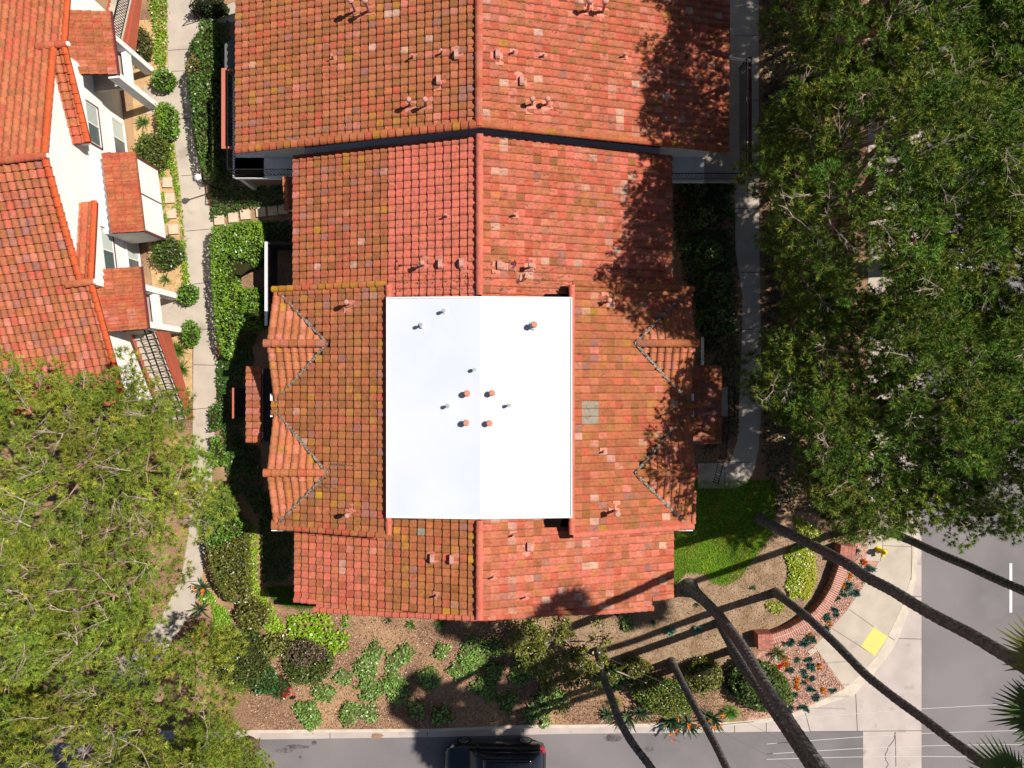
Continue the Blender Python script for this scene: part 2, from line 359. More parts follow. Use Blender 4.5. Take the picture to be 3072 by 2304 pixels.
def poly_sample(poly, n):
    p = np.array(poly); x0, y0 = p.min(0); x1, y1 = p.max(0); out = []
    tot = 0
    while tot < n:
        X = RNG.uniform(x0, x1, n * 2); Y = RNG.uniform(y0, y1, n * 2); m = inpoly_np(X, Y, poly)
        out.append(np.stack([X[m], Y[m]], 1)); tot += m.sum()
        if m.sum() == 0: break
    return np.concatenate(out)[:n]
def poly_area(p): return abs(sum(p[i][0] * p[(i + 1) % len(p)][1] - p[(i + 1) % len(p)][0] * p[i][1] for i in range(len(p)))) / 2
def edge_dist(X, Y, poly):
    d = np.full(len(X), 1e9); n = len(poly)
    for i in range(n):
        ax, ay = poly[i]; bx, by = poly[(i + 1) % n]; vx, vy = bx - ax, by - ay; L = vx * vx + vy * vy + 1e-9
        t = np.clip(((X - ax) * vx + (Y - ay) * vy) / L, 0, 1)
        d = np.minimum(d, np.hypot(X - ax - t * vx, Y - ay - t * vy))
    return d
def lump(X, Y, sc, seed=0):
    r = np.random.default_rng(seed + 11); s = np.zeros(len(X))
    for k in range(5):
        a = r.uniform(0, 6.28); f = sc * r.uniform(.6, 1.8); s += np.sin((X * math.cos(a) + Y * math.sin(a)) * f + r.uniform(0, 6.28))
    return s / 5

def mass(name, poly_px, h, leaf=0.10, dens=260, col=(0.07, 0.14, 0.02), alt=None, altp=0.2, round_=0.5, rough=0.06, m='gloss', label=None, cat=None, group=None, kind=None,
         up=0.55, core=(0.03, 0.03, 0.012), seed=0, patch=None):
    """a hedge, shrub or ground cover: a twiggy core and thousands of leaves over its top and sides"""
    ztop = h * 0.8
    poly = [(P(x, y, 0).x, P(x, y, 0).y) for x, y in poly_px]
    if h > .3:   # outline was read at the top of the plant
        poly = [(P(x, y, h * .7).x, P(x, y, h * .7).y) for x, y in poly_px]
    area = poly_area(poly); n = int(area * dens)
    S = poly_sample(poly, n); ed = edge_dist(S[:, 0], S[:, 1], poly)
    def hf(X, Y, e):
        rr = np.clip(e / max(round_, .01), 0, 1)
        return h * (0.12 + .88 * np.sqrt(np.clip(1 - (1 - rr) ** 2, 0, 1))) + rough * lump(X, Y, 7, seed) + rough * .7 * lump(X, Y, 17, seed + 5)
    Z = hf(S[:, 0], S[:, 1], ed) + RNG.normal(0, leaf * .25, n)
    Z = np.maximum(Z, .02)
    pts = np.stack([S[:, 0], S[:, 1], Z], 1)
    pts[:, :2] += RNG.normal(0, leaf * .35, (n, 2))
    if h > .4:   # leaves on the sides
        per = [(poly[i], poly[(i + 1) % len(poly)]) for i in range(len(poly))]; side = []
        for a, b in per:
            L = math.hypot(b[0] - a[0], b[1] - a[1]); k = int(L * h * dens * .5)
            t = RNG.random(k); side.append(np.stack([a[0] + (b[0] - a[0]) * t + RNG.normal(0, .04, k), a[1] + (b[1] - a[1]) * t + RNG.normal(0, .04, k), RNG.uniform(.03, h * .75, k)], 1))
        pts = np.concatenate([pts] + side)
    cols = vcols(len(pts), col, .28, alt, altp)
    # broad patches where the alternate colour gathers
    if alt is not None:
        g = lump(pts[:, 0], pts[:, 1], 2.2, seed + 3) > 0.25
        cols[g] = cols[g] * .45 + np.array(alt) * .55 * RNG.uniform(.75, 1.25, (g.sum(), 1))
    if patch is not None:
        pp = [(P(x, y, h * .7).x, P(x, y, h * .7).y) for x, y in patch[0]]; g = inpoly_np(pts[:, 0], pts[:, 1], pp) & (RNG.random(len(pts)) < .75)
        cols[g] = np.array(patch[1]) * RNG.uniform(.7, 1.3, (g.sum(), 1))
    V = leaf_quads(pts, leaf, up)
    c = np.mean(np.array(poly), 0)
    if kind == 'stuff':
        return tag(fast(name, V, 4, cols, M[m]), kind='stuff')
    root = empty(name, (c[0], c[1], 0), label, cat, group)
    fast('leaves', V, 4, cols, M[m], root)
    # core: stacked inset outline
    mb = MB(); mb.col = core; k = len(poly); rings = []
    cc = Vector((c[0], c[1], 0))
    for fr, z in ((.92, 0.0), (.92, h * .4), (.78, h * .62), (.45, h * .72)):
        rings.append([(cc.x + (x - cc.x) * (fr - .04), cc.y + (y - cc.y) * (fr - .04), z) for x, y in poly])
    vs = sum(rings, []); fs = []
    for r in range(3):
        for i in range(k): fs.append((r * k + i, r * k + (i + 1) % k, (r + 1) * k + (i + 1) % k, (r + 1) * k + i))
    fs.append([3 * k + i for i in range(k)]); mb.add(vs, fs)
    mb.build('branches', M['core'], root)
    return root

def blob(cx, cy, rx, ry=None, n=18, seed=0, j=.12):
    r = random.Random(seed + int(cx)); ry = ry or rx
    return [(cx + rx * math.cos(6.2832 * i / n) * (1 + r.uniform(-j, j)), cy + ry * math.sin(6.2832 * i / n) * (1 + r.uniform(-j, j))) for i in range(n)]

def blades(C, n, length, width, tilt0, tilt1, cols, seg=3, droop=.5, out=None):
    """strap leaves springing from C"""
    V = []; CO = []
    for i in range(n):
        a = random.uniform(0, 6.283); t = math.radians(random.uniform(tilt0, tilt1)); L = length * random.uniform(.7, 1.15)
        d = Vector((math.cos(a) * math.cos(t), math.sin(a) * math.cos(t), math.sin(t))); s = Vector((-math.sin(a), math.cos(a), 0))
        p = Vector(C) + Vector((random.uniform(-.03, .03), random.uniform(-.03, .03), 0)); q = [p.copy()]
        for k in range(seg): p = p + d * L / seg; d = (d + Vector((0, 0, -droop / seg))).normalized(); q.append(p.copy())
        ws = [width * w_ for w_ in ([.5, 1, .8, .06] if seg == 3 else [.6, 1, .1])]
        c = jit(cols[random.randrange(len(cols))], .2)
        for k in range(seg):
            V += [q[k] - s * ws[k] / 2, q[k] + s * ws[k] / 2, q[k + 1] + s * ws[k + 1] / 2, q[k + 1] - s * ws[k + 1] / 2]; CO.append(c)
    return V, CO
def strap_plant(name, px, py, r, n, width, label, cat, cols, group=None, tilt=(20, 75), flowers=None, droop=.6, m='gloss', seg=3):
    base = P(px, py, 0); V, CO = blades((base.x, base.y, .03), n, r, width, tilt[0], tilt[1], cols, seg, droop)
    root = empty(name, base, label, cat, group)
    fast('leaves', np.array([tuple(v) for v in V]), 4, np.array(CO), M[m], root)
    if flowers:
        for k in range(flowers[1]):
            a = random.uniform(0, 6.283); rr = r * random.uniform(.2, .7); c = Vector((base.x + math.cos(a) * rr, base.y + math.sin(a) * rr, r * .9))
            V, CO = blades(c, 7, .16, .05, 0, 80, [flowers[0]], 2, .2)
            fast('flower', np.array([tuple(v) for v in V]), 4, np.array(CO), M['leaf'], root)
    return root

def grass(name, poly_px, n, hgt, cols, wid=.02):
    poly = [(P(x, y).x, P(x, y).y) for x, y in poly_px]; S = poly_sample(poly, n); n = len(S); S = S + RNG.normal(0, .10, S.shape) * (RNG.random((n, 1)) < .5)
    a = RNG.uniform(0, 6.28, n); L = hgt * RNG.uniform(.6, 1.3, n)
    b = np.stack([S[:, 0], S[:, 1], np.full(n, .01)], 1); s = np.stack([-np.sin(a), np.cos(a), np.zeros(n)], 1) * wid
    t = b + np.stack([np.cos(a) * L * .7, np.sin(a) * L * .7, L], 1)
    V = np.stack([b - s, b + s, t], 1).reshape(-1, 3)
    ci = RNG.integers(0, len(cols), n); g = lump(S[:, 0], S[:, 1], 1.6, 4)
    C = np.array(cols)[ci] * RNG.uniform(.6, 1.3, (n, 1)) * (1 + .3 * g[:, None]); g2 = lump(S[:, 0], S[:, 1], 3.1, 8); C[:, 0] *= 1 + .7 * np.clip(g2, 0, 1)
    return tag(fast(name, V, 3, np.clip(C, .003, 1), M['leaf']), kind='stuff')

# ------------------------------------------------------------------ clay tile roofs
PROF = [(0.0, 0.0), (.05, .028), (.14, .050), (.27, .062), (.40, .060), (.53, .042), (.64, .014), (.78, -.004), (.92, -.006), (1.0, 0.0)]
TC = {'old': (.365, .121, .052), 'red': (.45, .102, .058), 'brown': (.30, .117, .042), 'pink': (.54, .185, .13), 'yel': (.40, .185, .035), 'pale': (.56, .33, .25),
      'mauve': (.32, .14, .115), 'grey': (.30, .26, .20), 'org': (.455, .152, .070), 'new': (.565, .155, .105), 'gold': (.52, .28, .02)}
def pick(ws):
    T = sum(w for _, w in ws); r = random.random() * T
    mean = [sum(TC[k][i] * w for k, w in ws) / T for i in range(3)]; got = TC[ws[0][0]]
    for k, w_ in ws:
        r -= w_
        if r <= 0: got = TC[k]; break
    f = random.choice((.25, .4, .55, .8, .95))
    return tuple(mean[i] * (1 - f) + got[i] * f for i in range(3))
def tile_field(mb, poly, O, a, s, z0, colf, ex=.345, w_=.318, b=None, lift=.078):
    """overlapping S tiles over plan polygon poly; a = unit vector up the slope, O on the eave, height z0 there"""
    b = b or (-a[1], a[0])
    pq = [((x - O[0]) * a[0] + (y - O[1]) * a[1], (x - O[0]) * b[0] + (y - O[1]) * b[1]) for x, y in poly]
    p0 = min(p for p, q in pq); p1 = max(p for p, q in pq); q0 = min(q for p, q in pq); q1 = max(q for p, q in pq)
    ni = int((p1 - p0) / ex + .5); nj = int((q1 - q0) / w_ + .5); ex = (p1 - p0) / max(ni, 1); w_ = (q1 - q0) / max(nj, 1)
    nn = len(PROF)
    for i in range(ni):
        for j in range(nj):
            p = p0 + i * ex; q = q0 + j * w_
            pc = p + ex / 2; qc = q + w_ / 2
            if not inpoly(pc, qc, pq): continue
            x = O[0] + a[0] * pc + b[0] * qc; y = O[1] + a[1] * pc + b[1] * qc
            mb.col = colf(x, y)
            jz = random.uniform(-.004, .006); jp = random.uniform(-.012, .012); jq = random.uniform(-.004, .004); tw = random.uniform(-.008, .008)
            vs = []
            for (pp, lf, dz) in ((p - .03 + jp, lift, 0), (p + ex + .01, .0, 0), (p - .03 + jp, lift, -lift - .012)):
                for v, h in PROF:
                    qq = q + v * w_ + jq + (tw if pp < pc else 0)
                    hh = h if dz == 0 else h * .0
                    vs.append((O[0] + a[0] * pp + b[0] * qq, O[1] + a[1] * pp + b[1] * qq, z0 + s * pp + lf + (hh if dz == 0 else 0) + dz + jz))
            fs = []
            for k in range(nn - 1):
                fs.append((k, nn + k, nn + k + 1, k + 1)); fs.append((k, k + 1, 2 * nn + k + 1, 2 * nn + k))
            mb.add(vs, fs)
def caps(mb, p0, p1, r, colf, pitch=.36, lift=.0):
    """row of half round ridge or rake tiles from p0 to p1"""
    p0 = Vector(p0); p1 = Vector(p1); L = (p1 - p0).length; n = max(1, int(L / pitch + .5)); d = (p1 - p0) / n; du = d.normalized()
    s = du.cross(Vector((0, 0, 1))).normalized(); u = s.cross(du)
    for i in range(n):
        a = p0 + d * i; bq = p0 + d * (i + 1.12); mb.col = colf(a.x, a.y); jz = random.uniform(-.004, .008)
        vs = []
        for q, rr, h in ((a, r * 1.08, .035), (bq, r * .9, .0)):
            for k in range(7):
                t = math.pi * k / 6; vs.append(q + s * math.cos(t) * rr + u * (math.sin(t) * rr * .75 + h + lift + jz - .02))
        fs = [(k, k + 1, 8 + k, 7 + k) for k in range(6)] + [list(range(6, -1, -1)), list(range(7, 14))]
        mb.add(vs, fs)
def deck(mb, poly, O, a, s, z0, th=.13):
    pts = []
    for x, y in poly:
        p = (x - O[0]) * a[0] + (y - O[1]) * a[1]; pts.append(Vector((x, y, z0 + s * p - .02)))
    ar = sum(pts[i].x * pts[(i + 1) % len(pts)].y - pts[(i + 1) % len(pts)].x * pts[i].y for i in range(len(pts)))
    if ar < 0: pts.reverse()
    mb.prism(pts, th)

cap_c = lambda x, y: jit(pick([('org', 5), ('red', 3), ('old', 2)]), .08)
def roof(parent, name, polys, colf, label=None):
    """one roof slope: list of (poly, O, a, s, z0) → tiles mesh with felt deck beneath as sub-part"""
    mb = MB(); dk = MB()
    for g in polys:
        poly, O, a, s, z0 = g[:5]
        tile_field(mb, poly, O, a, s, z0, colf, b=(g[5] if len(g) > 5 else None)); deck(dk, poly, O, a, s, z0)
    o = mb.build(name, M['tile'], parent); tag(o, label)
    dk.build('roof_deck', M['under'], o)
    return o

# ------------------------------------------------------------------ main building
main = empty('apartment_building', (-1.3, 2, 0), 'long terracotta tiled apartment building in the middle with a flat white roof', 'building')
def c_s1l(x, y): return jit(pick([('old', 5), ('brown', 4), ('org', 4), ('red', 3), ('mauve', 1.2), ('yel', 1.3), ('pink', 1), ('pale', .25)]), .1)
def c_s1r(x, y): return jit(pick([('red', 6), ('new', 3), ('org', 3), ('old', 2), ('pink', 2), ('pale', 1.1), ('yel', .3), ('mauve', .5), ('brown', 1.2)]), .1)
def c_s2l(x, y):
    if x > -5.05: return jit(TC['new'], .06)
    return jit(pick([('old', 5), ('brown', 4), ('org', 3), ('red', 4), ('mauve', 2), ('yel', .8), ('pink', 1.2), ('pale', .2)]), .1)
def c_s2r(x, y): return jit(pick([('red', 6), ('new', 4), ('org', 2), ('old', 2), ('pink', 2), ('pale', 1.0), ('brown', 1.5), ('mauve', .6)]), .1)
def c_s3l(x, y): return jit(pick([('brown', 5), ('old', 5), ('org', 2), ('mauve', 2), ('yel', 1.6), ('red', 1.4), ('pale', .15), ('gold', .2)]), .1)
def c_s3r(x, y):
    if (2.9 < x < 3.6 and abs(y + 1.3) < .5): return TC['grey']
    return jit(pick([('old', 5), ('red', 4), ('org', 3), ('brown', 3), ('pink', 1), ('mauve', .8), ('pale', .7), ('yel', .9)]), .1)
def c_s4l(x, y): return jit(pick([('new', 4), ('org', 4), ('red', 2), ('old', 1), ('pale', .3)] if x < -5.4 else [('brown', 4), ('old', 4), ('org', 3), ('yel', 1.3), ('gold', .6), ('red', 2), ('mauve', .8), ('grey', .15)]), .09)
def c_s4r(x, y): return jit(pick([('red', 4), ('new', 4), ('org', 3), ('pink', 2), ('pale', 1.6), ('old', 2), ('yel', .4), ('mauve', .5)]), .1)
def c_gab(x, y): return jit(pick([('org', 5), ('pink', 2), ('old', 2), ('yel', .8)]), .08)

XR = -1.3
# slopes
Y1 = 10.25
roof(main, 'tiled_roof', [([(-12.03, 19), (-12.03, 10.23), (XR - .08, 10.2), (XR - .08, 19)], (-12.03, 10.23), (1, 0), .300, 4.1, (0, 1))], c_s1l, 'upper left roof slope of weathered orange tiles')
roof(main, 'tiled_roof', [([(9.44, 19), (9.44, 10.23), (XR + .08, 10.2), (XR + .08, 19)], (9.44, 10.23), (-1, 0), .300, 4.1, (0, 1))], c_s1r, 'upper right roof slope of brighter red tiles in part tree shade')
roof(main, 'tiled_roof', [([(-9.55, 10.0), (-9.55, 3.3), (XR - .08, 3.3), (XR - .08, 9.98)], (-9.55, 3.3), (1, 0), .33, 4.02, (0, 1))], c_s2l, 'middle left roof slope with a field of newer pink tiles')
roof(main, 'tiled_roof', [([(6.98, 10.0), (6.98, 3.3), (XR + .08, 3.3), (XR + .08, 9.98)], (6.98, 3.3), (-1, 0), .33, 4.02, (0, 1))], c_s2r, 'middle right roof slope of red tiles')
S3L = [(-10.33, -.78), (-7.69, 1.70), (-10.33, 4.08), (-5.08, 4.08), (-5.08, -6.12), (-10.33, -6.1), (-7.69, -3.71), (-10.33, -1.12)]
roof(main, 'tiled_roof', [(S3L, (-10.33, -6.1), (1, 0), .345, 4.52, (0, 1))], c_s3l, 'brownish tiled slope left of the white roof')
S3R = [(7.75, -.78), (5.14, 1.70), (7.75, 4.08), (2.46, 4.08), (2.46, -6.12), (7.75, -6.1), (5.14, -3.71), (7.75, -1.12)]
roof(main, 'tiled_roof', [(S3R, (7.75, -6.1), (-1, 0), .345, 4.53, (0, 1))], c_s3r, 'red tiled slope right of the white roof')
S4L = [(-9.48, -5.3), (-9.48, -9.42), (-8.5, -9.45), (-8.5, -9.73), (-6.6, -9.68), (-3, -9.5), (XR - .08, -9.34), (XR - .08, -5.3)]
roof(main, 'tiled_roof', [(S4L, (-9.48, -5.3), (1, 0), .33, 4.02, (0, 1))], c_s4l, 'bottom left roof slope, pink tiles at its outer side')
S4R = [(7.04, -5.3), (7.04, -9.25), (6.1, -9.32), (6.1, -9.68), (4, -9.62), (2, -9.48), (XR + .08, -9.34), (XR + .08, -5.3)]
roof(main, 'tiled_roof', [(S4R, (7.04, -5.3), (-1, 0), .33, 4.02, (0, 1))], c_s4r, 'bottom right roof slope crossed by palm shadows')
# cross gables
for sx, xe, xa in ((1, -10.26, -7.69), (-1, 7.68, 5.14)):
    for yr, yt, yb in ((1.70, 4.08, -.75), (-3.71, -1.15, -6.12)):
        st = (5.45 - 4.5) / (yt - yr); sb = (5.45 - 4.5) / (yr - yb)
        roof(main, 'gable_roof', [([(xe, yt), (xe, yr), (xa, yr), (xe + sx * .1, yt)], (xe, yt), (0, -1), st, 4.5, (1, 0)),
                                  ([(xe, yb), (xe, yr), (xa, yr), (xe + sx * .1, yb)], (xe, yb), (0, 1), sb, 4.5, (1, 0))], c_gab)
        c = MB(); caps(c, (xe - sx * .10, yr, 5.53), (xa - sx * .12, yr, 5.53), .165, lambda x, y: jit(pick([('org', 4), ('red', 2), ('gold', 1.5 if yr < 0 else .3), ('mauve', 1), ('brown', 2)]), .08))
        c.build('ridge_cap', M['cap'], main)
        # valley flashing with leaf litter
        v = MB()
        for yy in (yt, yb):
            a = Vector((xe + sx * .12, yy, 4.55)); b_ = Vector((xa, yr, 5.48)); d = (b_ - a); n = Vector((-d.y, d.x, 0)).normalized() * .05
            seg = 14
            for k in range(seg):
                p, q = a + d * k / seg, a + d * (k + 1) / seg
                w1, w2 = random.uniform(.6, 1.5), random.uniform(.6, 1.5)
                v.add([p - n * w1 + Vector((0, 0, .115)), q - n * w2 + Vector((0, 0, .115)), q + n * w2 + Vector((0, 0, .115)), p + n * w1 + Vector((0, 0, .115))], [(0, 1, 2, 3)])
        v.build('valley_flashing', M['flash'], main)
# ridge and rake caps
pinkcap = lambda x, y: jit(TC['new'], .07); oldcap = lambda x, y: jit(pick([('pink', 3), ('red', 3), ('org', 2), ('mauve', 1)]), .06)
rk = MB(); caps(rk, (XR, 19, 7.40), (XR, 10.15, 7.40), .15, oldcap); rk.build('ridge_cap', M['cap'], main)
rk = MB(); caps(rk, (XR, 9.98, 6.84), (XR, 3.62, 6.84), .15, pinkcap, .45); rk.build('ridge_cap', M['cap'], main)
rk = MB(); caps(rk, (XR, -9.40, 6.84), (XR, -5.50, 6.84), .15, pinkcap, .45); rk.build('ridge_cap', M['cap'], main)
def c_rake(x, y): return jit(pick([('org', 4), ('red', 4), ('old', 2), ('yel', 1), ('brown', 1)]), .08)
rk = MB(); caps(rk, (-12.0, 10.2, 4.17), (XR, 10.2, 7.37), .17, c_rake, .35); caps(rk, (9.42, 10.2, 4.17), (XR, 10.2, 7.37), .15, c_rake, .35); rk.build('rake_cap', M['cap'], main)
c_gold = lambda x, y: jit(pick([('gold', 4), ('yel', 3), ('org', 2), ('red', 1.5)]) if (y > 0 and x < -5) else pick([('org', 3), ('red', 3), ('yel', 1.2), ('mauve', 1)]), .08)
for x0, x1, yy in ((-10.3, -5.15, 4.08), (-10.3, -5.15, -6.14)):
    rk = MB(); caps(rk, (x0, yy, 4.58), (x1, yy, 4.58 + .345 * (x1 + 10.3)), .13, c_gold, .38); rk.build('rake_cap', M['cap'], main)
for x0, x1, yy in ((7.8, 2.5, 4.08), (7.8, 2.5, -6.14)):
    rk = MB(); caps(rk, (x0, yy, 4.58), (x1, yy, 4.58 + .345 * (7.8 - x1)), .13, pinkcap if yy < 0 else c_rake, .38); rk.build('rake_cap', M['cap'], main)
for x, in ((-5.0,), (2.42,)):
    rk = MB(); caps(rk, (x, 4.02, 6.42), (x, -6.05, 6.42), .125, pinkcap, .45); rk.build('ridge_cap', M['cap'], main)
rk = MB()
for poly, sg in (([(-9.5, -9.42, 4.05), (-8.5, -9.42, 4.36)], 1), ([(-8.55, -9.75, 4.38), (-6.6, -9.70, 4.99), (-3.6, -9.52, 5.98), (XR, -9.38, 6.74)], 1), ([(7.0, -9.25, 4.05), (6.1, -9.3, 4.34)], 1), ([(6.1, -9.70, 4.36), (4, -9.64, 5.05), (1.8, -9.48, 5.77), (XR, -9.38, 6.74)], 1)):
    for k in range(len(poly) - 1):
        a_, b_ = poly[k], poly[k + 1]; caps(rk, (a_[0], a_[1], a_[2] + .05), (b_[0], b_[1], b_[2] + .05), .12, pinkcap if a_[0] < 0 else oldcap, .34)
rk.build('rake_cap', M['cap'], main)
rk = MB(); caps(rk, (7.8, -6.0, 4.6), (7.8, -4.6, 4.72), .1, pinkcap, .3); rk.build('eave_cap', M['cap'], main)
# flat white roof
mb = MB()
for x0, x1, z0, z1 in ((-5.05, -1.27, 6.60, 6.88), (-1.27, 2.42, 6.88, 6.60)):
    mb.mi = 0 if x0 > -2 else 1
    mb.add([(x0, -5.37, z0), (x1, -5.37, z1), (x1, 3.48, z1), (x0, 3.48, z0), (x0, -5.37, z0 - .12), (x1, -5.37, z1 - .12), (x1, 3.48, z1 - .12), (x0, 3.48, z0 - .12)],
           [(0, 1, 2, 3), (4, 7, 6, 5), (0, 4, 5, 1), (2, 6, 7, 3)] + ([(0, 3, 7, 4)] if x0 < -5 else [(1, 5, 6, 2)]))
flat = tag(mb.build('flat_roof', [M['membrane'], M['membrane_shade']], main), 'smooth white membrane roof over the ridge')
mb = MB()
for p, q in (((-5.05, -5.36), (2.42, -5.36)), ((-5.05, 3.47), (2.42, 3.47)), ((-5.03, -5.36), (-5.03, 3.47)), ((2.40, -5.36), (2.40, 3.47))):
    if p[1] == q[1]:
        mb.beam((p[0], p[1], 6.62), (-1.27, p[1], 6.90), .05, .05); mb.beam((-1.27, p[1], 6.90), (q[0], p[1], 6.62), .05, .05)
    else: mb.beam((p[0], p[1], 6.62), (q[0], q[1], 6.62), .05, .05)
mb.build('edge_trim', M['whitepaint'], flat)
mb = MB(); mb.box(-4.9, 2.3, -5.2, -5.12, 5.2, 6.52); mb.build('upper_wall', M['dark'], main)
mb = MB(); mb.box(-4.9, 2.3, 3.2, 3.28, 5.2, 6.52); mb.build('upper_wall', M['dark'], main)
# walls
def gprism(mb, x0, x1, ze, zr, y0, y1, xr=XR):
    mb.extrude([(x0, y0, -.05), (x1, y0, -.05), (x1, y0, ze), (xr, y0, zr), (x0, y0, ze)], (0, y1 - y0, 0))
mb = MB(); gprism(mb, -11.4, 8.85, 4.06, 7.08, 10.42, 19.0); mb.build('wall', M['stucco'], main)
mb = MB(); gprism(mb, -9.1, 6.5, 3.95, 6.4, -9.1, 10.45); mb.build('wall', M['stucco'], main)
mb = MB(); mb.extrude([(-9.9, -5.8, -.05), (-5.1, -5.8, -.05), (-5.1, -5.8, 6.1), (-9.9, -5.8, 4.5)], (0, 9.6, 0)); mb.build('wall', M['stucco'], main)
mb = MB(); mb.extrude([(2.5, -5.8, -.05), (7.35, -5.8, -.05), (7.35, -5.8, 4.5), (2.5, -5.8, 6.1)], (0, 9.6, 0)); mb.build('wall', M['stucco'], main)
mb = MB(); mb.box(2.38, 2.46, -6.0, 4.0, 5.0, 6.36); mb.build('side_wall', M['fascia'], main)
mb = MB(); mb.box(-5.08, -5.0, -6.0, 4.0, 5.0, 6.36); mb.build('side_wall', M['fascia'], main)
mb = MB(); mb.box(1.36, 2.36, -5.88, -5.30, 5.3, 6.04); mb.build('shadow_notch', M['dark'], main)  # solid black box painting the shadow beside the flat roof edge
mb = MB(); mb.box(1.36, 2.36, 3.3, 3.70, 5.3, 6.04); mb.build('shadow_notch', M['dark'], main)  # black box for the painted shadow at the upper edge
# white gutter ends between the cross gables
mb = MB()
for x in (-10.38, 7.80):
    s = 1 if x < 0 else -1
    for q in ((x - .05, x + .05, -.72, -.42), (x - .05, x + .05, -1.42, -1.15), (min(x, x + .75 * s), max(x, x + .75 * s), -6.34, -6.26)):
        mb = MB(); mb.box(*q, 4.41, 4.51); mb.build('gutter_end', M['whitepaint'], main)
mb = MB(); mb.extrude([(-9.1, 10.40, 3.0), (6.5, 10.40, 3.0), (6.5, 10.40, 4.6), (XR, 10.40, 7.0), (-9.1, 10.40, 4.6)], (0, -.03, 0)); mb.build('gable_shade_panel', M['dark'], main)  # near-black panel painting in the shade over the white gable wall
# vents on the roofs
PL = {'s1l': (4.1 + .3 * 12.03, .3, 0), 's1r': (4.1 + .3 * 9.44, -.3, 0), 's2l': (4.02 + .33 * 9.55, .33, 0), 's2r': (4.02 + .33 * 6.98, -.33, 0),
      's3l': (4.5 + .345 * 10.4, .345, 0), 's3r': (4.5 + .345 * 7.85, -.345, 0), 's4l': (4.02 + .33 * 9.48, .33, 0), 's4r': (4.02 + .33 * 7.04, -.33, 0), 'flat': (6.75, 0, 0)}
VP = (.62, .30, .25)
def vent(px, py, pl, kind, dx=0):
    z0, gx, gy = PL[pl]; p = onplane(px, py, z0, gx, gy) + Vector((0, 0, .06)); mb = MB()
    if kind in ('flue', 'flue2'):
        h, r = (.75, .085) if kind == 'flue' else (.5, .07)
        m = M['pinkpaint'] if pl[0] == 's' else M['metal']
        mb.tube([p - Vector((0, 0, .1)), p + Vector((0, 0, h))], r * .7, 10); mb.tube([p + Vector((0, 0, h - .02)), p + Vector((0, 0, h + .03)), p + Vector((0, 0, h + .16)), p + Vector((0, 0, h + .20))], [r * .8, r * 1.5, r * 1.5, r * .9], 12)
        o = mb.build('roof_vent', M['vent'], main); pad(p, o, gx, .0, 1)
    elif kind == 'pipe':
        mb.tube([p - Vector((0, 0, .1)), p + Vector((0, 0, .34))], .045, 10); mb.tube([p - Vector((0, 0, .05)), p + Vector((0, 0, .1))], [.09, .05], 10)
        o = mb.build('vent_pipe', M['vent'], main); pad(p, o, gx, .0, 0)
    elif kind == 'box':   # little dormer hood
        s = -1 if gx > 0 else 1
        mb.extrude([p + Vector((0, -.19, -.12)), p + Vector((0, .19, -.12)), p + Vector((0, .19, .16)), p + Vector((0, .12, .23)), p + Vector((0, -.12, .23)), p + Vector((0, -.19, .16))], (-s * .17, 0, 0))
        mb.extrude([p + Vector((s * .001, -.16, -.1)), p + Vector((s * .001, .16, -.1)), p + Vector((s * .001, .16, .1)), p + Vector((s * .001, -.16, .1))], (s * .004, 0, 0))
        o = mb.build('roof_vent', M['vent'], main); pad(p, o, gx, .25, 1)
    elif kind == 'clay':
        mb.tube([p - Vector((0, 0, .1)), p + Vector((0, 0, .30))], .10, 12); mb.tube([p + Vector((0, 0, .29)), p + Vector((0, 0, .33)), p + Vector((0, 0, .40))], [.12, .13, .10], 12)
        o = mb.build('clay_vent', M['ventclay'], main)
        c = MB(); c.tube([p - Vector((0, 0, .03)), p + Vector((0, 0, .02))], [.2, .12], 12); c.build('vent_collar', M['membrane'], o)
    elif kind == 'steel':
        mb.tube([p - Vector((0, 0, .1)), p + Vector((0, 0, .25))], .045, 10); mb.tube([p + Vector((0, 0, .24)), p + Vector((0, 0, .33))], .075, 10)
        o = mb.build('vent_pipe', M['metal'], main)
        c = MB(); c.tube([p - Vector((0, 0, .03)), p + Vector((0, 0, .02))], [.13, .07], 12); c.build('vent_collar', M['membrane'], o)
def pad(p, parent, gx, off, big):
    mb = MB(); z = .015
    for k, (ax, ay, hx, hy) in enumerate([(0, 0, .24, .16), (random.choice((-1, 1)) * .1, random.choice((-1, 1)) * .26, .16, .13)] if big else [(0, .03, .16, .13)]):
        sg = 1 if gx > 0 else -1; x0 = p.x + ax - hx + off * sg * .5; x1 = x0 + 2 * hx; y0 = p.y + ay - hy; y1 = y0 + 2 * hy
        f = lambda x: p.z + gx * (x - p.x) + z + .004 * k
        mb.prism([(x0, y0, f(x0)), (x1, y0, f(x1)), (x1, y1, f(x1)), (x0, y1, f(x0))], .05)
    mb.build('vent_flashing', M['ventpad'], parent)
M['vent'] = mat('painted_vent', (.54, .27, .22), .6, col2=(.45, .22, .18), scale=6); M['ventpad'] = mat('painted_flashing', (.60, .24, .18), .7, col2=(.52, .17, .11), scale=6)
M['ventclay'] = mat('clay_vent', (.55, .22, .15), .7)
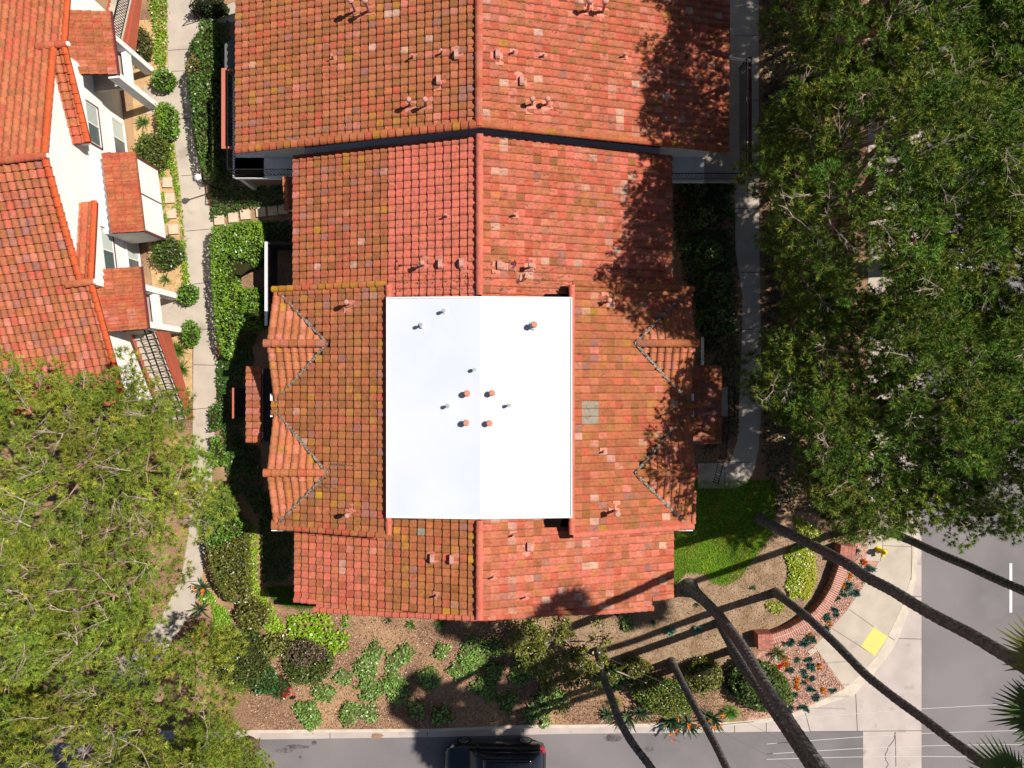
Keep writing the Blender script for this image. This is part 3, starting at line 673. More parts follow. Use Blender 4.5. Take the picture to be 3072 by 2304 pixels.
for v in [(1067, 36, 's1l', 'flue'), (1108, 36, 's1l', 'flue'), (1002, 177, 's1l', 'pipe'), (1240, 176, 's1l', 'pipe'), (1327, 162, 's1l', 'pipe'), (1364, 170, 's1l', 'box'), (1311, 245, 's1l', 'box'),
          (1233, 318, 's1l', 'flue2'), (1281, 318, 's1l', 'flue2'), (1762, 36, 's1r', 'flue'), (1808, 38, 's1r', 'flue'), (1500, 168, 's1r', 'box'), (1541, 162, 's1r', 'pipe'), (1630, 173, 's1r', 'pipe'),
          (1872, 172, 's1r', 'pipe'), (1572, 248, 's1r', 'box'), (1596, 316, 's1r', 'flue2'), (1641, 316, 's1r', 'flue2'), (1341, 650, 's2l', 'pipe'), (1272, 796, 's2l', 'flue2'), (1316, 794, 's2l', 'box'),
          (1379, 791, 's2l', 'box'), (1505, 797, 's2r', 'box'), (1590, 803, 's2r', 'flue2'), (1545, 648, 's2r', 'pipe'), (1050, 912, 's3l', 'flue2'), (1052, 1538, 's3l', 'flue2'), (1822, 906, 's3r', 'flue2'),
          (1842, 1530, 's3r', 'flue'), (1810, 1354, 's3r', 'pipe'), (1334, 934, 'flat', 'steel'), (1266, 976, 'flat', 'steel'), (1424, 1109, 'flat', 'steel'), (1602, 976, 'flat', 'clay'), (1403, 1180, 'flat', 'clay'),
          (1477, 1179, 'flat', 'clay'), (1346, 1217, 'flat', 'steel'), (1528, 1215, 'flat', 'steel'), (1400, 1267, 'flat', 'clay'), (1469, 1268, 'flat', 'clay'), (1292, 1673, 's4l', 'box'), (1350, 1676, 's4l', 'box'),
          (1594, 1638, 's4r', 'box'), (1310, 1785, 's4l', 'pipe'), (1576, 1789, 's4r', 'pipe'), (1480, 1729, 's4r', 'pipe'), (1540, 1604, 's4r', 'pipe')]:
    vent(*v)
# loose pinkish replacement tiles lying as slightly proud flat pieces
def railing(mb, p0, p1, z, h, n=14, x=False, t=.022):
    p0 = Vector((p0[0], p0[1], z)); p1 = Vector((p1[0], p1[1], z)); up = Vector((0, 0, 1))
    mb.beam(p0 + up * h, p1 + up * h, t * 1.6, t * 1.6); mb.beam(p0 + up * .1, p1 + up * .1, t, t)
    for k in range(n + 1):
        q = p0.lerp(p1, k / n); mb.beam(q + up * (.0 if k in (0, n) else .1), q + up * h, t * (1.6 if k in (0, n) else .8), t * (1.6 if k in (0, n) else .8))
        if x and k < n:
            q2 = p0.lerp(p1, (k + 1) / n); mb.beam(q + up * .12, q2 + up * h * .98, t * .7, t * .7)
# balconies and porches of the main building
def deckbox(name, x0, x1, y0, y1, z0, z1, m='stucco', label=None):
    mb = MB(); mb.box(x0, x1, y0, y1, z0, z1); return tag(mb.build(name, M[m], main), label)
b1 = deckbox('balcony', -12.85, -11.41, 9.5, 14.2, 2.2, 2.42, 'stucco', 'balcony under the upper left eave with a pink cap rail')
mb = MB(); railing(mb, (-12.7, 9.6), (-12.7, 14.1), 2.43, 1.0, 34); railing(mb, (-12.7, 9.58), (-9.3, 9.58), 2.43, 1.0, 22); mb.build('railing', M['iron'], b1)
mb = MB(); mb.box(-13.02, -12.86, 10.55, 14.15, 3.2, 3.3); mb.box(-12.86, -12.5, 10.55, 10.65, 3.2, 3.3); mb.box(-12.86, -12.5, 14.05, 14.15, 3.2, 3.3); mb.build('cap_rail', M['pinkpaint'], b1)
deckbox('balcony', -12.75, -9.12, 9.45, 10.41, 2.2, 2.42)
mb = MB(); mb.box(-12.7, -12.5, 9.5, 9.7, 0, 2.2); mb.build('post', M['whitepaint'], main)
mb = MB(); mb.extrude([(-12.95, 14.2, 0), (-12.95, 15.3, 0), (-12.2, 16, 0), (-11.4, 16, 0), (-11.4, 14.2, 0)], (0, 0, 3.1)); mb.build('screen_wall', M['shadedwall'], main)  # dark grey colour paints in the shade on this white wall
c_dk = lambda x, y: jit(pick([('mauve', 3), ('old', 3), ('org', 1)]), .1)
roof(main, 'porch_roof', [([(-10.3, 7.9), (-9.12, 7.9), (-9.12, 9.3), (-10.3, 9.3)], (-10.3, 7.9), (0, 1), .25, 2.9, (-1, 0))], c_dk, 'small dark red porch roof in the shaded corner')
mb = MB(); mb.box(-9.9, -9.65, 7.7, 7.9, 0, 2.8); mb.beam((-10.2, 7.95, 2.75), (-9.1, 7.95, 2.75), .12, .16); mb.build('post', M['whitepaint'], main)
# patio wall with white scalloped cap beside middle left roof
mb = MB(); mb.box(-11.66, -11.57, 2.76, 6.70, 0, 1.5); mb.box(-11.57, -9.12, 6.6, 6.70, 0, 1.5); pw = mb.build('patio_wall', M['shadedark'], main)  # dark colour stands for the roof's shade on the wall
mb = MB(); mb.box(-11.68, -11.55, 2.76, 6.72, 1.50, 1.54); mb.build('wall_cap', M['whitepaint'], pw)
# entrance canopy left of the cross gables
roof(main, 'porch_roof', [([(-11.97, -2.65), (-11.27, -2.65), (-11.27, .8), (-11.97, .8)], (-11.97, -2.55), (1, 0), .33, 3.0, (0, 1))], lambda x, y: jit(pick([('pink', 3), ('old', 3), ('org', 3), ('mauve', 1.5)]), .08), 'narrow porch roof of pink tiles left of the cross gables')
mb = MB()
for yy in (-2.4, .6): mb.box(-11.8, -11.55, yy - .12, yy + .12, 0, 2.85)
mb.build('post', M['stucco'], main)
mb = MB(); mb.box(-11.27, -9.91, -2.6, .7, 2.85, 2.95); mb.build('porch_shade_sheet', M['shadedark'], main)  # dark sheet painting the eave's shade in place of the inner canopy tiles
lw = MB(); lw.box(-13.14, -13.09, -1.6, -.2, 0, 1.66); lw = lw.build('porch_wall', M['shadedark'], main)
mb = MB(); mb.box(-13.15, -13.08, -1.62, -.18, 1.66, 1.70); mb.build('wall_cap', M['pinkpaint'], lw)
# right hand side
roof(main, 'porch_roof', [([(9.45, -2.7), (7.36, -2.7), (7.36, .85), (9.45, .85)], (9.45, -2.7), (-1, 0), .33, 2.9, (0, 1))], c_dk, 'shaded porch roof right of the cross gables')
mb = MB()
for yy in (-2.5, .6): mb.box(9.0, 9.25, yy - .12, yy + .12, 0, 2.85)
mb.build('post', M['stucco'], main)
b2 = deckbox('landing', 9.5, 10.35, -1.55, -.15, .6, .95, 'concrete')
mb = MB(); railing(mb, (10.4, -1.55), (10.4, -.1), .95, .95, 12); railing(mb, (10.2, -3.6), (10.4, -1.6), .2, .9, 16); railing(mb, (9.9, -4.8), (10.2, -3.6), .05, .9, 10); mb.build('railing', M['iron'], b2)
b3 = deckbox('balcony', 8.86, 10.55, 9.3, 14.6, 2.2, 2.42, 'concrete', 'balcony at the upper right corner with black picket railing')
mb = MB(); railing(mb, (10.45, 9.4), (10.45, 14.5), 2.43, 1.05, 40, True); railing(mb, (7.1, 9.4), (10.45, 9.4), 2.43, 1.0, 24); mb.build('railing', M['iron'], b3)
mb = MB(); mb.box(10.56, 10.70, 9.3, 14.6, 3.35, 3.43); mb.build('cap_rail', M['maroon'], b3)
deckbox('balcony', 7.0, 8.85, 9.3, 10.41, 2.2, 2.42, 'stucco')
mb = MB(); mb.beam((8.9, 16.0, .6), (10.6, 14.4, 3.5), .1, .1); mb.build('white_beam', M['whitepaint'], main)
mb = MB(); mb.box(8.9, 9.02, .8, 2.2, 1.6, 1.7); mb.build('white_beam', M['whitepaint'], main)
# leaf litter caught on the tiles
def litter(px0, py0, px1, py1, pl, n, seed):
    z0, gx, gy = PL[pl]; r = random.Random(seed); pts = []
    for k in range(n):
        t = r.random(); p = onplane(px0 + (px1 - px0) * t + r.gauss(0, 3), py0 + (py1 - py0) * t + r.gauss(0, 2), z0, gx, gy); pts.append((p.x, p.y, p.z + .1))
    return pts
pts = []
for k in range(46): 
    x = random.uniform(1180, 1420); y = random.choice([832, 850, 868, 884, 846]) + random.uniform(-4, 4); pts += litter(x - 9, y, x + 9, y, 's2l', 10, k)
for k in range(330):
    x = random.uniform(1450, 2000); y = random.uniform(415, 880) if k % 3 else random.uniform(800, 880); pts += litter(x - 9, y, x + 9, y, 's2r', 9, k)
for k in range(260):
    x = random.uniform(1450, 2100); y = random.uniform(5, 390); pts += litter(x - 9, y, x + 9, y, 's1r', 9, k)
for (x0, y0, x1, y1, pl) in [(830, 890, 980, 1022, 's3l'), (830, 1185, 975, 1045, 's3l'), (830, 1245, 975, 1400, 's3l'), (825, 1560, 980, 1430, 's3l'), (960, 1460, 1010, 1465, 's3l'), (990, 1392, 1060, 1396, 's3l')]:
    pts += litter(x0, y0, x1, y1, pl, 110, int(x0 + y0))
pts = np.array(pts); tag(fast('leaf_litter', leaf_quads(pts, .055, .8, .35), 4, vcols(len(pts), (.20, .13, .07), .4, (.07, .05, .03), .4), M['core'], main), kind='stuff')

for i, (x, y, pl, L_, lab) in enumerate([(1545, 800, 's2r', .55, 'curled dead palm frond base on the middle right tiles, beside the vents'), (1562, 842, 's2r', .6, 'striped dead palm frond base lying lowest on the middle right tiles'), (1192, 798, 's2l', .42, 'curled dead palm frond base on the middle left tiles')]):
    z0, gx, gy = PL[pl]; p = onplane(x, y, z0, gx, gy) + Vector((0, 0, .12)); V, CO = blades(p, 5, L_ * .55, .12, 0, 12, [(.28, .07, .05), (.45, .25, .18), (.12, .03, .03)], 3, .1)
    tag(fast('dead_frond', np.array([tuple(v) for v in V]), 4, np.array(CO), M['core']), lab, 'dead frond', 'dead palm frond bases on the roof')

# ------------------------------------------------------------------ left building
LO = Vector((-18.38, 8.98, 0)); Ln = Vector((.993, .118, 0)); Ld = Vector((.118, -.993, 0))
def Lp(u, v, z=0.0): return LO + Ln * u + Ld * v + Vector((0, 0, z))
def L2(u, v): p = Lp(u, v); return (p.x, p.y)
left = empty('apartment_building', Lp(-3, 0), 'white stucco apartment building at the left edge under an orange tiled gable roof', 'building')
def c_l(x, y): return jit(pick([('old', 5), ('org', 2), ('red', 4), ('mauve', 2), ('brown', 1), ('pink', 3)]), .09)
def c_lb(x, y): return jit(pick([('org', 5), ('red', 4), ('old', 2)]), .07)
R0 = 7.2; n2 = (Ln.x, Ln.y); d2 = (Ld.x, Ld.y); nd2 = (-Ld.x, -Ld.y); nn2 = (-Ln.x, -Ln.y)
A1 = [L2(-9, -9.5), L2(.43, -9.5), L2(.43, -5.1), L2(0, -5.1), L2(0, -.05), L2(-9, -.05)]
A2 = [L2(-9, .05), L2(0, .05), L2(0, 4.84), L2(.43, 4.84), L2(.43, 9.9), L2(-9, 9.9)]
roof(left, 'tiled_roof', [(A1, L2(0, -9.5), d2, .30, R0 - .3 * 9.5, n2)], c_lb, 'upper slope of smooth orange tiles')
roof(left, 'tiled_roof', [(A2, L2(0, 9.9), nd2, .30, R0 - .3 * 9.9, n2)], c_l, 'lower slope of pinker weathered tiles')
roof(left, 'bay_roof', [([L2(-.5, -5.1), L2(.43, -5.1), L2(.43, -1.36), L2(-.5, -1.36)], L2(0, -1.36), nd2, .267, 4.67, n2)], c_lb)
roof(left, 'bay_roof', [([L2(-.5, 4.84), L2(.43, 4.84), L2(.43, 1.24), L2(-.5, 1.24)], L2(0, 1.24), d2, .29, 4.70, n2)], c_lb)
rk = MB(); caps(rk, Lp(-9, 0, R0 + .1), Lp(.05, 0, R0 + .1), .15, c_lb, .4); rk.build('ridge_cap', M['cap'], left); rk = MB(); caps(rk, Lp(-.7, -5.1, 5.77), Lp(.5, -5.1, 5.77), .15, c_lb, .4); rk.build('ridge_cap', M['cap'], left); rk = MB(); caps(rk, Lp(-.6, 4.84, 5.85), Lp(.5, 4.84, 5.85), .15, c_gab, .4)
rk.build('ridge_cap', M['cap'], left)
rk = MB()
for a_, b_ in ((Lp(.38, -9.5, R0 - 2.85), Lp(.38, -5.1, R0 - 1.53)), (Lp(-.05, -5.1, R0 - 1.5), Lp(-.05, 0, R0 + .03)), (Lp(-.05, 4.84, R0 - 1.42), Lp(-.05, 0, R0 + .03)), (Lp(.38, 9.9, R0 - 2.94), Lp(.38, 4.84, R0 - 1.42)),
               (Lp(.38, -1.36, 4.73), Lp(.38, -5.1, 5.7)), (Lp(.38, 1.24, 4.76), Lp(.38, 4.84, 5.8))):
    caps(rk, a_, b_, .125, lambda x, y: jit((.55, .105, .035), .06), .4, .03)
rk.build('rake_cap', M['cap'], left)
mb = MB(); 
for u, v, z in ((.02, 0, R0 + .05), (.5, -5.1, 5.72), (.5, 4.84, 5.8)): 
    p = Lp(u, v, z); mb.tube([p, p + Ln * .12], [.12, .09], 10)
mb.build('mortar_end', M['stucco'], left)
mb = MB(); U0 = -.3
mb.extrude([Lp(U0, -9.3, -.05), Lp(U0, 9.75, -.05), Lp(U0, 9.75, R0 - .3 * 9.75 - .12), Lp(U0, 0, R0 - .13), Lp(U0, -9.3, R0 - .3 * 9.3 - .12)], -Ln * 9)
mb.build('wall', M['stucco'], left)
mb = MB(); mb.extrude([Lp(.1, -5.0, 4.0), Lp(.1, -1.5, 4.0), Lp(.1, -1.5, 4.6), Lp(.1, -5.0, 5.5)], -Ln * .39); mb.build('bay_wall', M['stucco'], left); mb = MB(); mb.extrude([Lp(.1, 1.4, 4.0), Lp(.1, 4.8, 4.0), Lp(.1, 4.8, 5.6), Lp(.1, 1.4, 4.6)], -Ln * .39)
mb.build('bay_wall', M['stucco'], left)
def lbox(mb, u0, u1, v0, v1, z0, z1):
    mb.prism([Lp(u0, v0, z1), Lp(u0, v1, z1), Lp(u1, v1, z1), Lp(u1, v0, z1)], z1 - z0)
def window(v0, v1, z0, z1, red, nm):
    fr = MB(); t = .06
    for a_, b_, c_, d_ in ((v0 - t, v1 + t, z1, z1 + t), (v0 - t, v1 + t, z0 - t, z0), (v0 - t, v0, z0, z1), (v1, v1 + t, z0, z1)): lbox(fr, U0 + .002, U0 + .07, a_, b_, c_, d_)
    f = fr.build('window', M['maroon'] if red else M['whitepaint'], left)
    g = MB(); lbox(g, U0 + .004, U0 + .02, v0, v1, z0, z1); g.build('pane', M['glass'], f)
    s = MB(); vm = (v0 + v1) / 2; lbox(s, U0 + .021, U0 + .05, vm - .03, vm + .03, z0, z1)
    for a_, b_, c_, d_ in ((v0, v1, z1 - .05, z1), (v0, v1, z0, z0 + .05), (v0, v0 + .05, z0, z1), (v1 - .05, v1, z0, z1)): lbox(s, U0 + .021, U0 + .045, a_, b_, c_, d_)
    s.build('sash', M['whitepaint'], f)
    bl = MB()
    if red and v0 < 0:
        for k in range(9): lbox(bl, U0 + .022, U0 + .028, v0 + .06, vm - .04, z0 + .08 + k * .1, z0 + .14 + k * .1)
    else: lbox(bl, U0 + .022, U0 + .026, v0 + .06, vm - .04, z0 + .06, z1 - .06)
    bl.build('blind', M['blind'], f)
window(-3.75, -1.9, 2.42, 3.5, True, 'a'); window(-3.8, -2.0, .15, 1.25, False, 'b'); window(1.95, 3.9, 2.42, 3.5, True, 'c'); window(1.95, 3.95, .15, 1.25, False, 'd')
mb = MB(); lbox(mb, U0 + .003, U0 + .05, 8.9, 9.3, 2.0, 2.3); mb.build('wall_vent', M['metal'], left)
# canopies
def canopy(v0, v1, label):
    r_ = roof(left, 'porch_roof', [([L2(U0 + .01, v0), L2(1.48, v0), L2(1.48, v1), L2(U0 + .01, v1)], L2(1.48, v0), nn2, .31, 3.75, d2)], lambda x, y: jit(pick([('org', 5), ('red', 4), ('pink', 1), ('old', 3)]), .07), label)
    mb = MB(); mb.beam(Lp(1.54, v0, 3.72), Lp(1.54, v1, 3.72), .09, .09); mb.build('gutter', M['maroon'], r_)
canopy(-7.35, -4.55, 'tiled porch roof at the upper end of the white wall'); canopy(4.0, 6.75, 'tiled porch roof beside the lower stair')
def porch(v0, v1, sgn):
    mb = MB(); lbox(mb, 1.05, 1.5, v0, v0 + .28, 0, 3.68); p1 = mb.build('post', M['stucco'], left)
    mb = MB(); lbox(mb, 1.05, 1.5, v1 - .28, v1, 0, 3.68); mb.build('post', M['stucco'], left)
    mb = MB(); lbox(mb, 1.2, 1.42, v0 + .28, v1 - .28, 2.1, 2.55); mb.build('beam', M['stucco'], left)
    mb = MB(); lbox(mb, U0 + .01, 1.0, v0 + .1, v1 - .1, 2.2, 2.4); mb.build('landing', M['concrete'], left)
    mb = MB(); railing(mb, L2(.98, v0 + .1), L2(.98, v1 - .1), 2.4, .95, 12, True); mb.build('railing', M['iron'], left)
porch(-6.45, -4.45, 1); porch(4.75, 6.7, 1)
# bay with shed roof between the windows
mb = MB(); lbox(mb, U0 + .01, 1.42, -1.2, 2.2, .75, 3.05); bay = tag(mb.build('bay', M['stucco'], left), 'white boxed bay with maroon corner trim')
mb = MB()
for v in (-1.2, 2.2): lbox(mb, 1.38, 1.46, v - .05, v + .05, .7, 3.06)
lbox(mb, 1.4, 1.45, .45, .5, .8, 3.0); mb.build('corner_trim', M['maroon'], bay)
roof(left, 'bay_roof', [([L2(.25, -1.3), L2(1.55, -1.3), L2(1.55, 2.3), L2(.25, 2.3)], L2(1.55, -1.3), nn2, .25, 3.12, d2)], c_lb)
# stairs
def stair(v0, v1, z0, z1, n, parent, sg):
    tr = MB()
    for k in range(n):
        va = v0 + (v1 - v0) * k / n; vb = v0 + (v1 - v0) * (k + 1) / n; z = z0 + (z1 - z0) * (k + .5) / n
        lbox(tr, .12, 1.15, min(va, vb) + .02, max(va, vb) - .01, z - .08, z)
    st = tag(tr.build('stair', M['concrete'], parent), 'outdoor flight of concrete treads between red stringers')
    sr = MB()
    for u in (.05, 1.22):
        sr.extrude([Lp(u, v0, z0 + .12), Lp(u, v0, z0 - .35), Lp(u, v1, z1 - .35), Lp(u, v1, z1 + .12)], Ln * .07)
    sr.build('stringer', M['redpaint'], st)
    ra = MB()
    for u, h in ((1.12, .95), (.62, .02)):
        if h < .1: continue
        a_ = Lp(u, v0, z0 + h); b_ = Lp(u, v1, z1 + h); ra.beam(a_, b_, .05, .05); ra.beam(a_ - Vector((0, 0, h - .15)), b_ - Vector((0, 0, h - .15)), .03, .03)
        m_ = int(abs(v1 - v0) / .13)
        for k in range(m_ + 1):
            q = a_.lerp(b_, k / m_); ra.beam(q, q - Vector((0, 0, h - .15)), .022, .022)
    ra.build('railing', M['iron'], st)
stair(6.75, 10.9, 2.35, .15, 14, left, 1); stair(-6.5, -10.6, 2.35, .15, 14, left, -1)
sp = MB(); sp.extrude([Lp(1.3, -6.5, 2.3), Lp(1.3, -6.5, 1.6), Lp(1.3, -10.6, -.1), Lp(1.3, -10.6, .3)], Ln * .12); sp.build('stringer', M['redpaint'], left); sp = MB(); sp.extrude([Lp(1.3, 6.75, 2.3), Lp(1.3, 6.75, 1.5), Lp(1.3, 10.9, -.1), Lp(1.3, 10.9, .3)], Ln * .12)
sp.build('stringer', M['redpaint'], left)

# ------------------------------------------------------------------ big pines
def conifer(label, px, py, R, ztop, zedge, seed, base, alt, bare=.45, clump=.70, tufts=47, group='big pines', dark=None, trunk_px=None):
    rs = np.random.default_rng(seed); rr = random.Random(seed)
    c = P(px, py, 0); root = empty('pine_tree', c, label, 'tree', group)
    # clump centres
    pts = []
    tries = 0
    while tries < 9000:
        tries += 1
        a = rr.uniform(0, 6.2832); r = R * math.sqrt(rr.random()); x, y = r * math.cos(a), r * math.sin(a)
        lim = R * (1 + .13 * math.sin(a * 3 + seed) + .08 * math.sin(a * 7 + seed * 2))
        if r > lim: continue
        if all((x - q[0]) ** 2 + (y - q[1]) ** 2 > (clump * (1.0 if seed > 200 else 1.06)) ** 2 for q in pts): pts.append((x, y, r))
    X = np.array([p[0] for p in pts]); Y = np.array([p[1] for p in pts]); r = np.array([p[2] for p in pts])
    L = lump(X, Y, 1.25, seed) * 2.0 + lump(X, Y, 3.2, seed + 1) * .9
    Z = zedge + (ztop - zedge) * (1 - (r / R) ** 2) + L
    keep = lump(X, Y, 2.0, seed + 9) > (-.82 if seed > 200 else -.64)      # holes that let the ground show
    X, Y, Z, r = X[keep], Y[keep], Z[keep], r[keep]
    n1 = len(X)
    k2 = rs.random(n1) < .95
    X2 = np.concatenate([X, X[k2] + rs.normal(0, .35, k2.sum())]); Y2 = np.concatenate([Y, Y[k2] + rs.normal(0, .35, k2.sum())])
    Z2 = np.concatenate([Z, Z[k2] - rs.uniform(1.0, 2.2, k2.sum())])
    edge = (r > R * .75); X2 = np.concatenate([X2, X[edge] * .97]); Y2 = np.concatenate([Y2, Y[edge] * .97]); Z2 = np.concatenate([Z2, Z[edge] - rs.uniform(1.5, 3.0, edge.sum())])
    V = []; C = []
    nc = len(X2); cr = rs.uniform(.42, .8, nc)
    nt_ = (tufts * (cr / .6) ** 2).astype(int); idx = np.repeat(np.arange(nc), nt_); nT = len(idx)
    d = unit(rs.normal(size=(nT, 3)) * [1, 1, .7] + [0, 0, .25]); rad = cr[idx] * rs.uniform(.55, 1.05, nT)
    T = np.stack([X2[idx], Y2[idx], Z2[idx]], 1) + d * rad[:, None] * [1, 1, .68]
    tcol = np.where((rs.random(nT) < .28)[:, None], np.array(alt), np.array(base)) * rs.uniform(.75, 1.25, (nT, 1))
    cv = (rs.uniform(.8, 1.2, nc) * (1 + .22 * lump(X2, Y2, 1.0, seed + 4)))[idx]; warm = rs.uniform(-.15, .18, nc)[idx]; tcol = tcol * cv[:, None]; tcol[:, 0] *= 1 + warm
    NN = 23
    ii = np.repeat(np.arange(nT), NN); nd = unit(rs.normal(size=(len(ii), 3)) + d[ii] * 1.2 + [0, 0, .35])
    ln = rs.uniform(.10, .23, len(ii))[:, None]; o = T[ii] + nd * .02
    s = unit(np.cross(nd, rs.normal(size=(len(ii), 3)))) * rs.uniform(.009, .017, (len(ii), 1))
    V = np.stack([o - s, o + s, o + nd * ln], 1).reshape(-1, 3) + [c.x, c.y, 0]
    C = np.clip(tcol[ii] * rs.uniform(.8, 1.2, (len(ii), 1)), .003, 1)
    fast('crown', V, 3, C, M['needle'], root)
    # trunk and limbs
    tr = MB(); tb = Vector((c.x, c.y, -.05)) if not trunk_px else P(*trunk_px, 0) - Vector((0, 0, .05)); th = zedge * .62
    t1 = Vector((c.x + rr.uniform(-.4, .4), c.y + rr.uniform(-.4, .4), th)); tm = tb.lerp(t1, .5) + Vector((rr.uniform(-.3, .3), rr.uniform(-.3, .3), 0))
    tr.tube([tb, tm, t1], [.48, .38, .32], 10)
    samples = []
    nl = 15
    for k in range(nl):
        a = 6.2832 * k / nl + rr.uniform(-.2, .2); Lr = R * rr.uniform(.5, .92); end = Vector((c.x + math.cos(a) * Lr, c.y + math.sin(a) * Lr, zedge + (ztop - zedge) * (1 - (Lr / R) ** 2) - 1.0))
        p = t1.copy() - Vector((0, 0, rr.uniform(0, 1.5))); pl = [p.copy()]; N = 7
        for i in range(1, N + 1):
            t = i / N; q = p.lerp(end, t); q.z = p.z + (end.z - p.z) * (t ** .7); q += Vector((rr.uniform(-1, 1), rr.uniform(-1, 1), rr.uniform(-.4, .4))) * .28 * (1 - abs(t - .5))
            pl.append(q)
        rad_ = [.15 * (1 - t / (N + 2)) ** 1.2 + .02 for t in range(N + 1)]; tr.tube(pl, rad_, 7)
        samples += pl[1:]
    tr.build('trunk', M['bark'], root, True)
    S = np.array([tuple(q) for q in samples]); br = MB()
    for i in range(n1):
        q = np.array([X[i] + c.x, Y[i] + c.y, Z[i] - .05]); j = ((S - q) ** 2).sum(1).argmin(); a_ = Vector(S[j]); b_ = Vector(q)
        m_ = a_.lerp(b_, .55) + Vector((rr.uniform(-.2, .2), rr.uniform(-.2, .2), rr.uniform(-.25, 0)))
        br.tube([a_, m_, b_], [.035, .025, .012], 4, False)
    tag(br.build('branches', M['bark'], root), kind='stuff')
    tw = MB()
    for i in range(n1):
        if rr.random() > bare: continue
        for q in range(rr.choice((1, 2, 3))):
            p = Vector((X[i] + c.x, Y[i] + c.y, Z[i] + .12)); a = rr.uniform(0, 6.28); d_ = Vector((math.cos(a), math.sin(a), rr.uniform(.25, .75))).normalized(); L_ = rr.uniform(.5, 1.15)
            pl = [p.copy()]
            for k in range(3):
                d_ = (d_ + Vector((rr.uniform(-.3, .3), rr.uniform(-.3, .3), rr.uniform(-.1, .25)))).normalized(); p = p + d_ * L_ / 3; pl.append(p.copy())
                for s_ in range(4):
                    e = (d_ + Vector((rr.uniform(-1, 1), rr.uniform(-1, 1), rr.uniform(-.1, .5)))).normalized(); e2 = p + e * rr.uniform(.15, .42); tw.tube([p, e2], [.009, .004], 3, False)
            tw.tube(pl, [.02, .015, .010, .005], 4, False)
    tag(tw.build('bare_twigs', M['twig'], root), kind='stuff')
    return root
gL = (.18, .235, .030); gLa = (.30, .335, .05)
gR = (.112, .188, .028); gRa = (.225, .27, .042)
conifer('olive green pine over the lower left corner of the white building', 478, 1440, 5.55, 12.0, 8.3, 101, gL, gLa, .85, group='pines at the lower left')
conifer('olive green pine in the bottom left corner with pale bare boughs', 560, 2000, 4.75, 11.5, 7.8, 102, gL, gLa, .85, group='pines at the lower left')
conifer('small olive pine beside the kerb at the bottom left', 752, 2235, 1.95, 5.6, 4.0, 103, gL, gLa, .6, group='pines at the lower left', clump=.6, )
conifer('dark green pine nearest the curved pavement corner', 2405, 1192, 4.75, 12.4, 8.7, 201, gR, gRa, .3, group='pines on the right')
conifer('dark green pine beside the middle tiled roof', 2358, 730, 4.9, 14.2, 10.6, 202, gR, gRa, .3, group='pines on the right')
conifer('dark green pine beside the upper right balcony', 2410, 270, 4.8, 13.6, 10.2, 203, gR, gRa, .3, group='pines on the right')
conifer('dark green pine throwing its shade on the upper right roof corner', 2345, -120, 4.6, 13.5, 10.2, 204, gR, gRa, .3, group='pines on the right')
conifer('dark green pine at the right edge over the street', 2665, 1225, 4.5, 13.5, 9.8, 205, gR, gRa, .4, group='pines on the right')
conifer('dark green pine at the right edge level with the white roof', 2700, 800, 4.4, 13.0, 9.6, 206, gR, gRa, .4, group='pines on the right')
conifer('dark green pine in the top right corner', 2730, 380, 4.9, 13.4, 9.8, 207, gR, gRa, .4, group='pines on the right')
conifer('dark green pine cut by the top edge at the far right', 2680, 0, 4.6, 13.4, 9.8, 208, gR, gRa, .3, group='pines on the right')

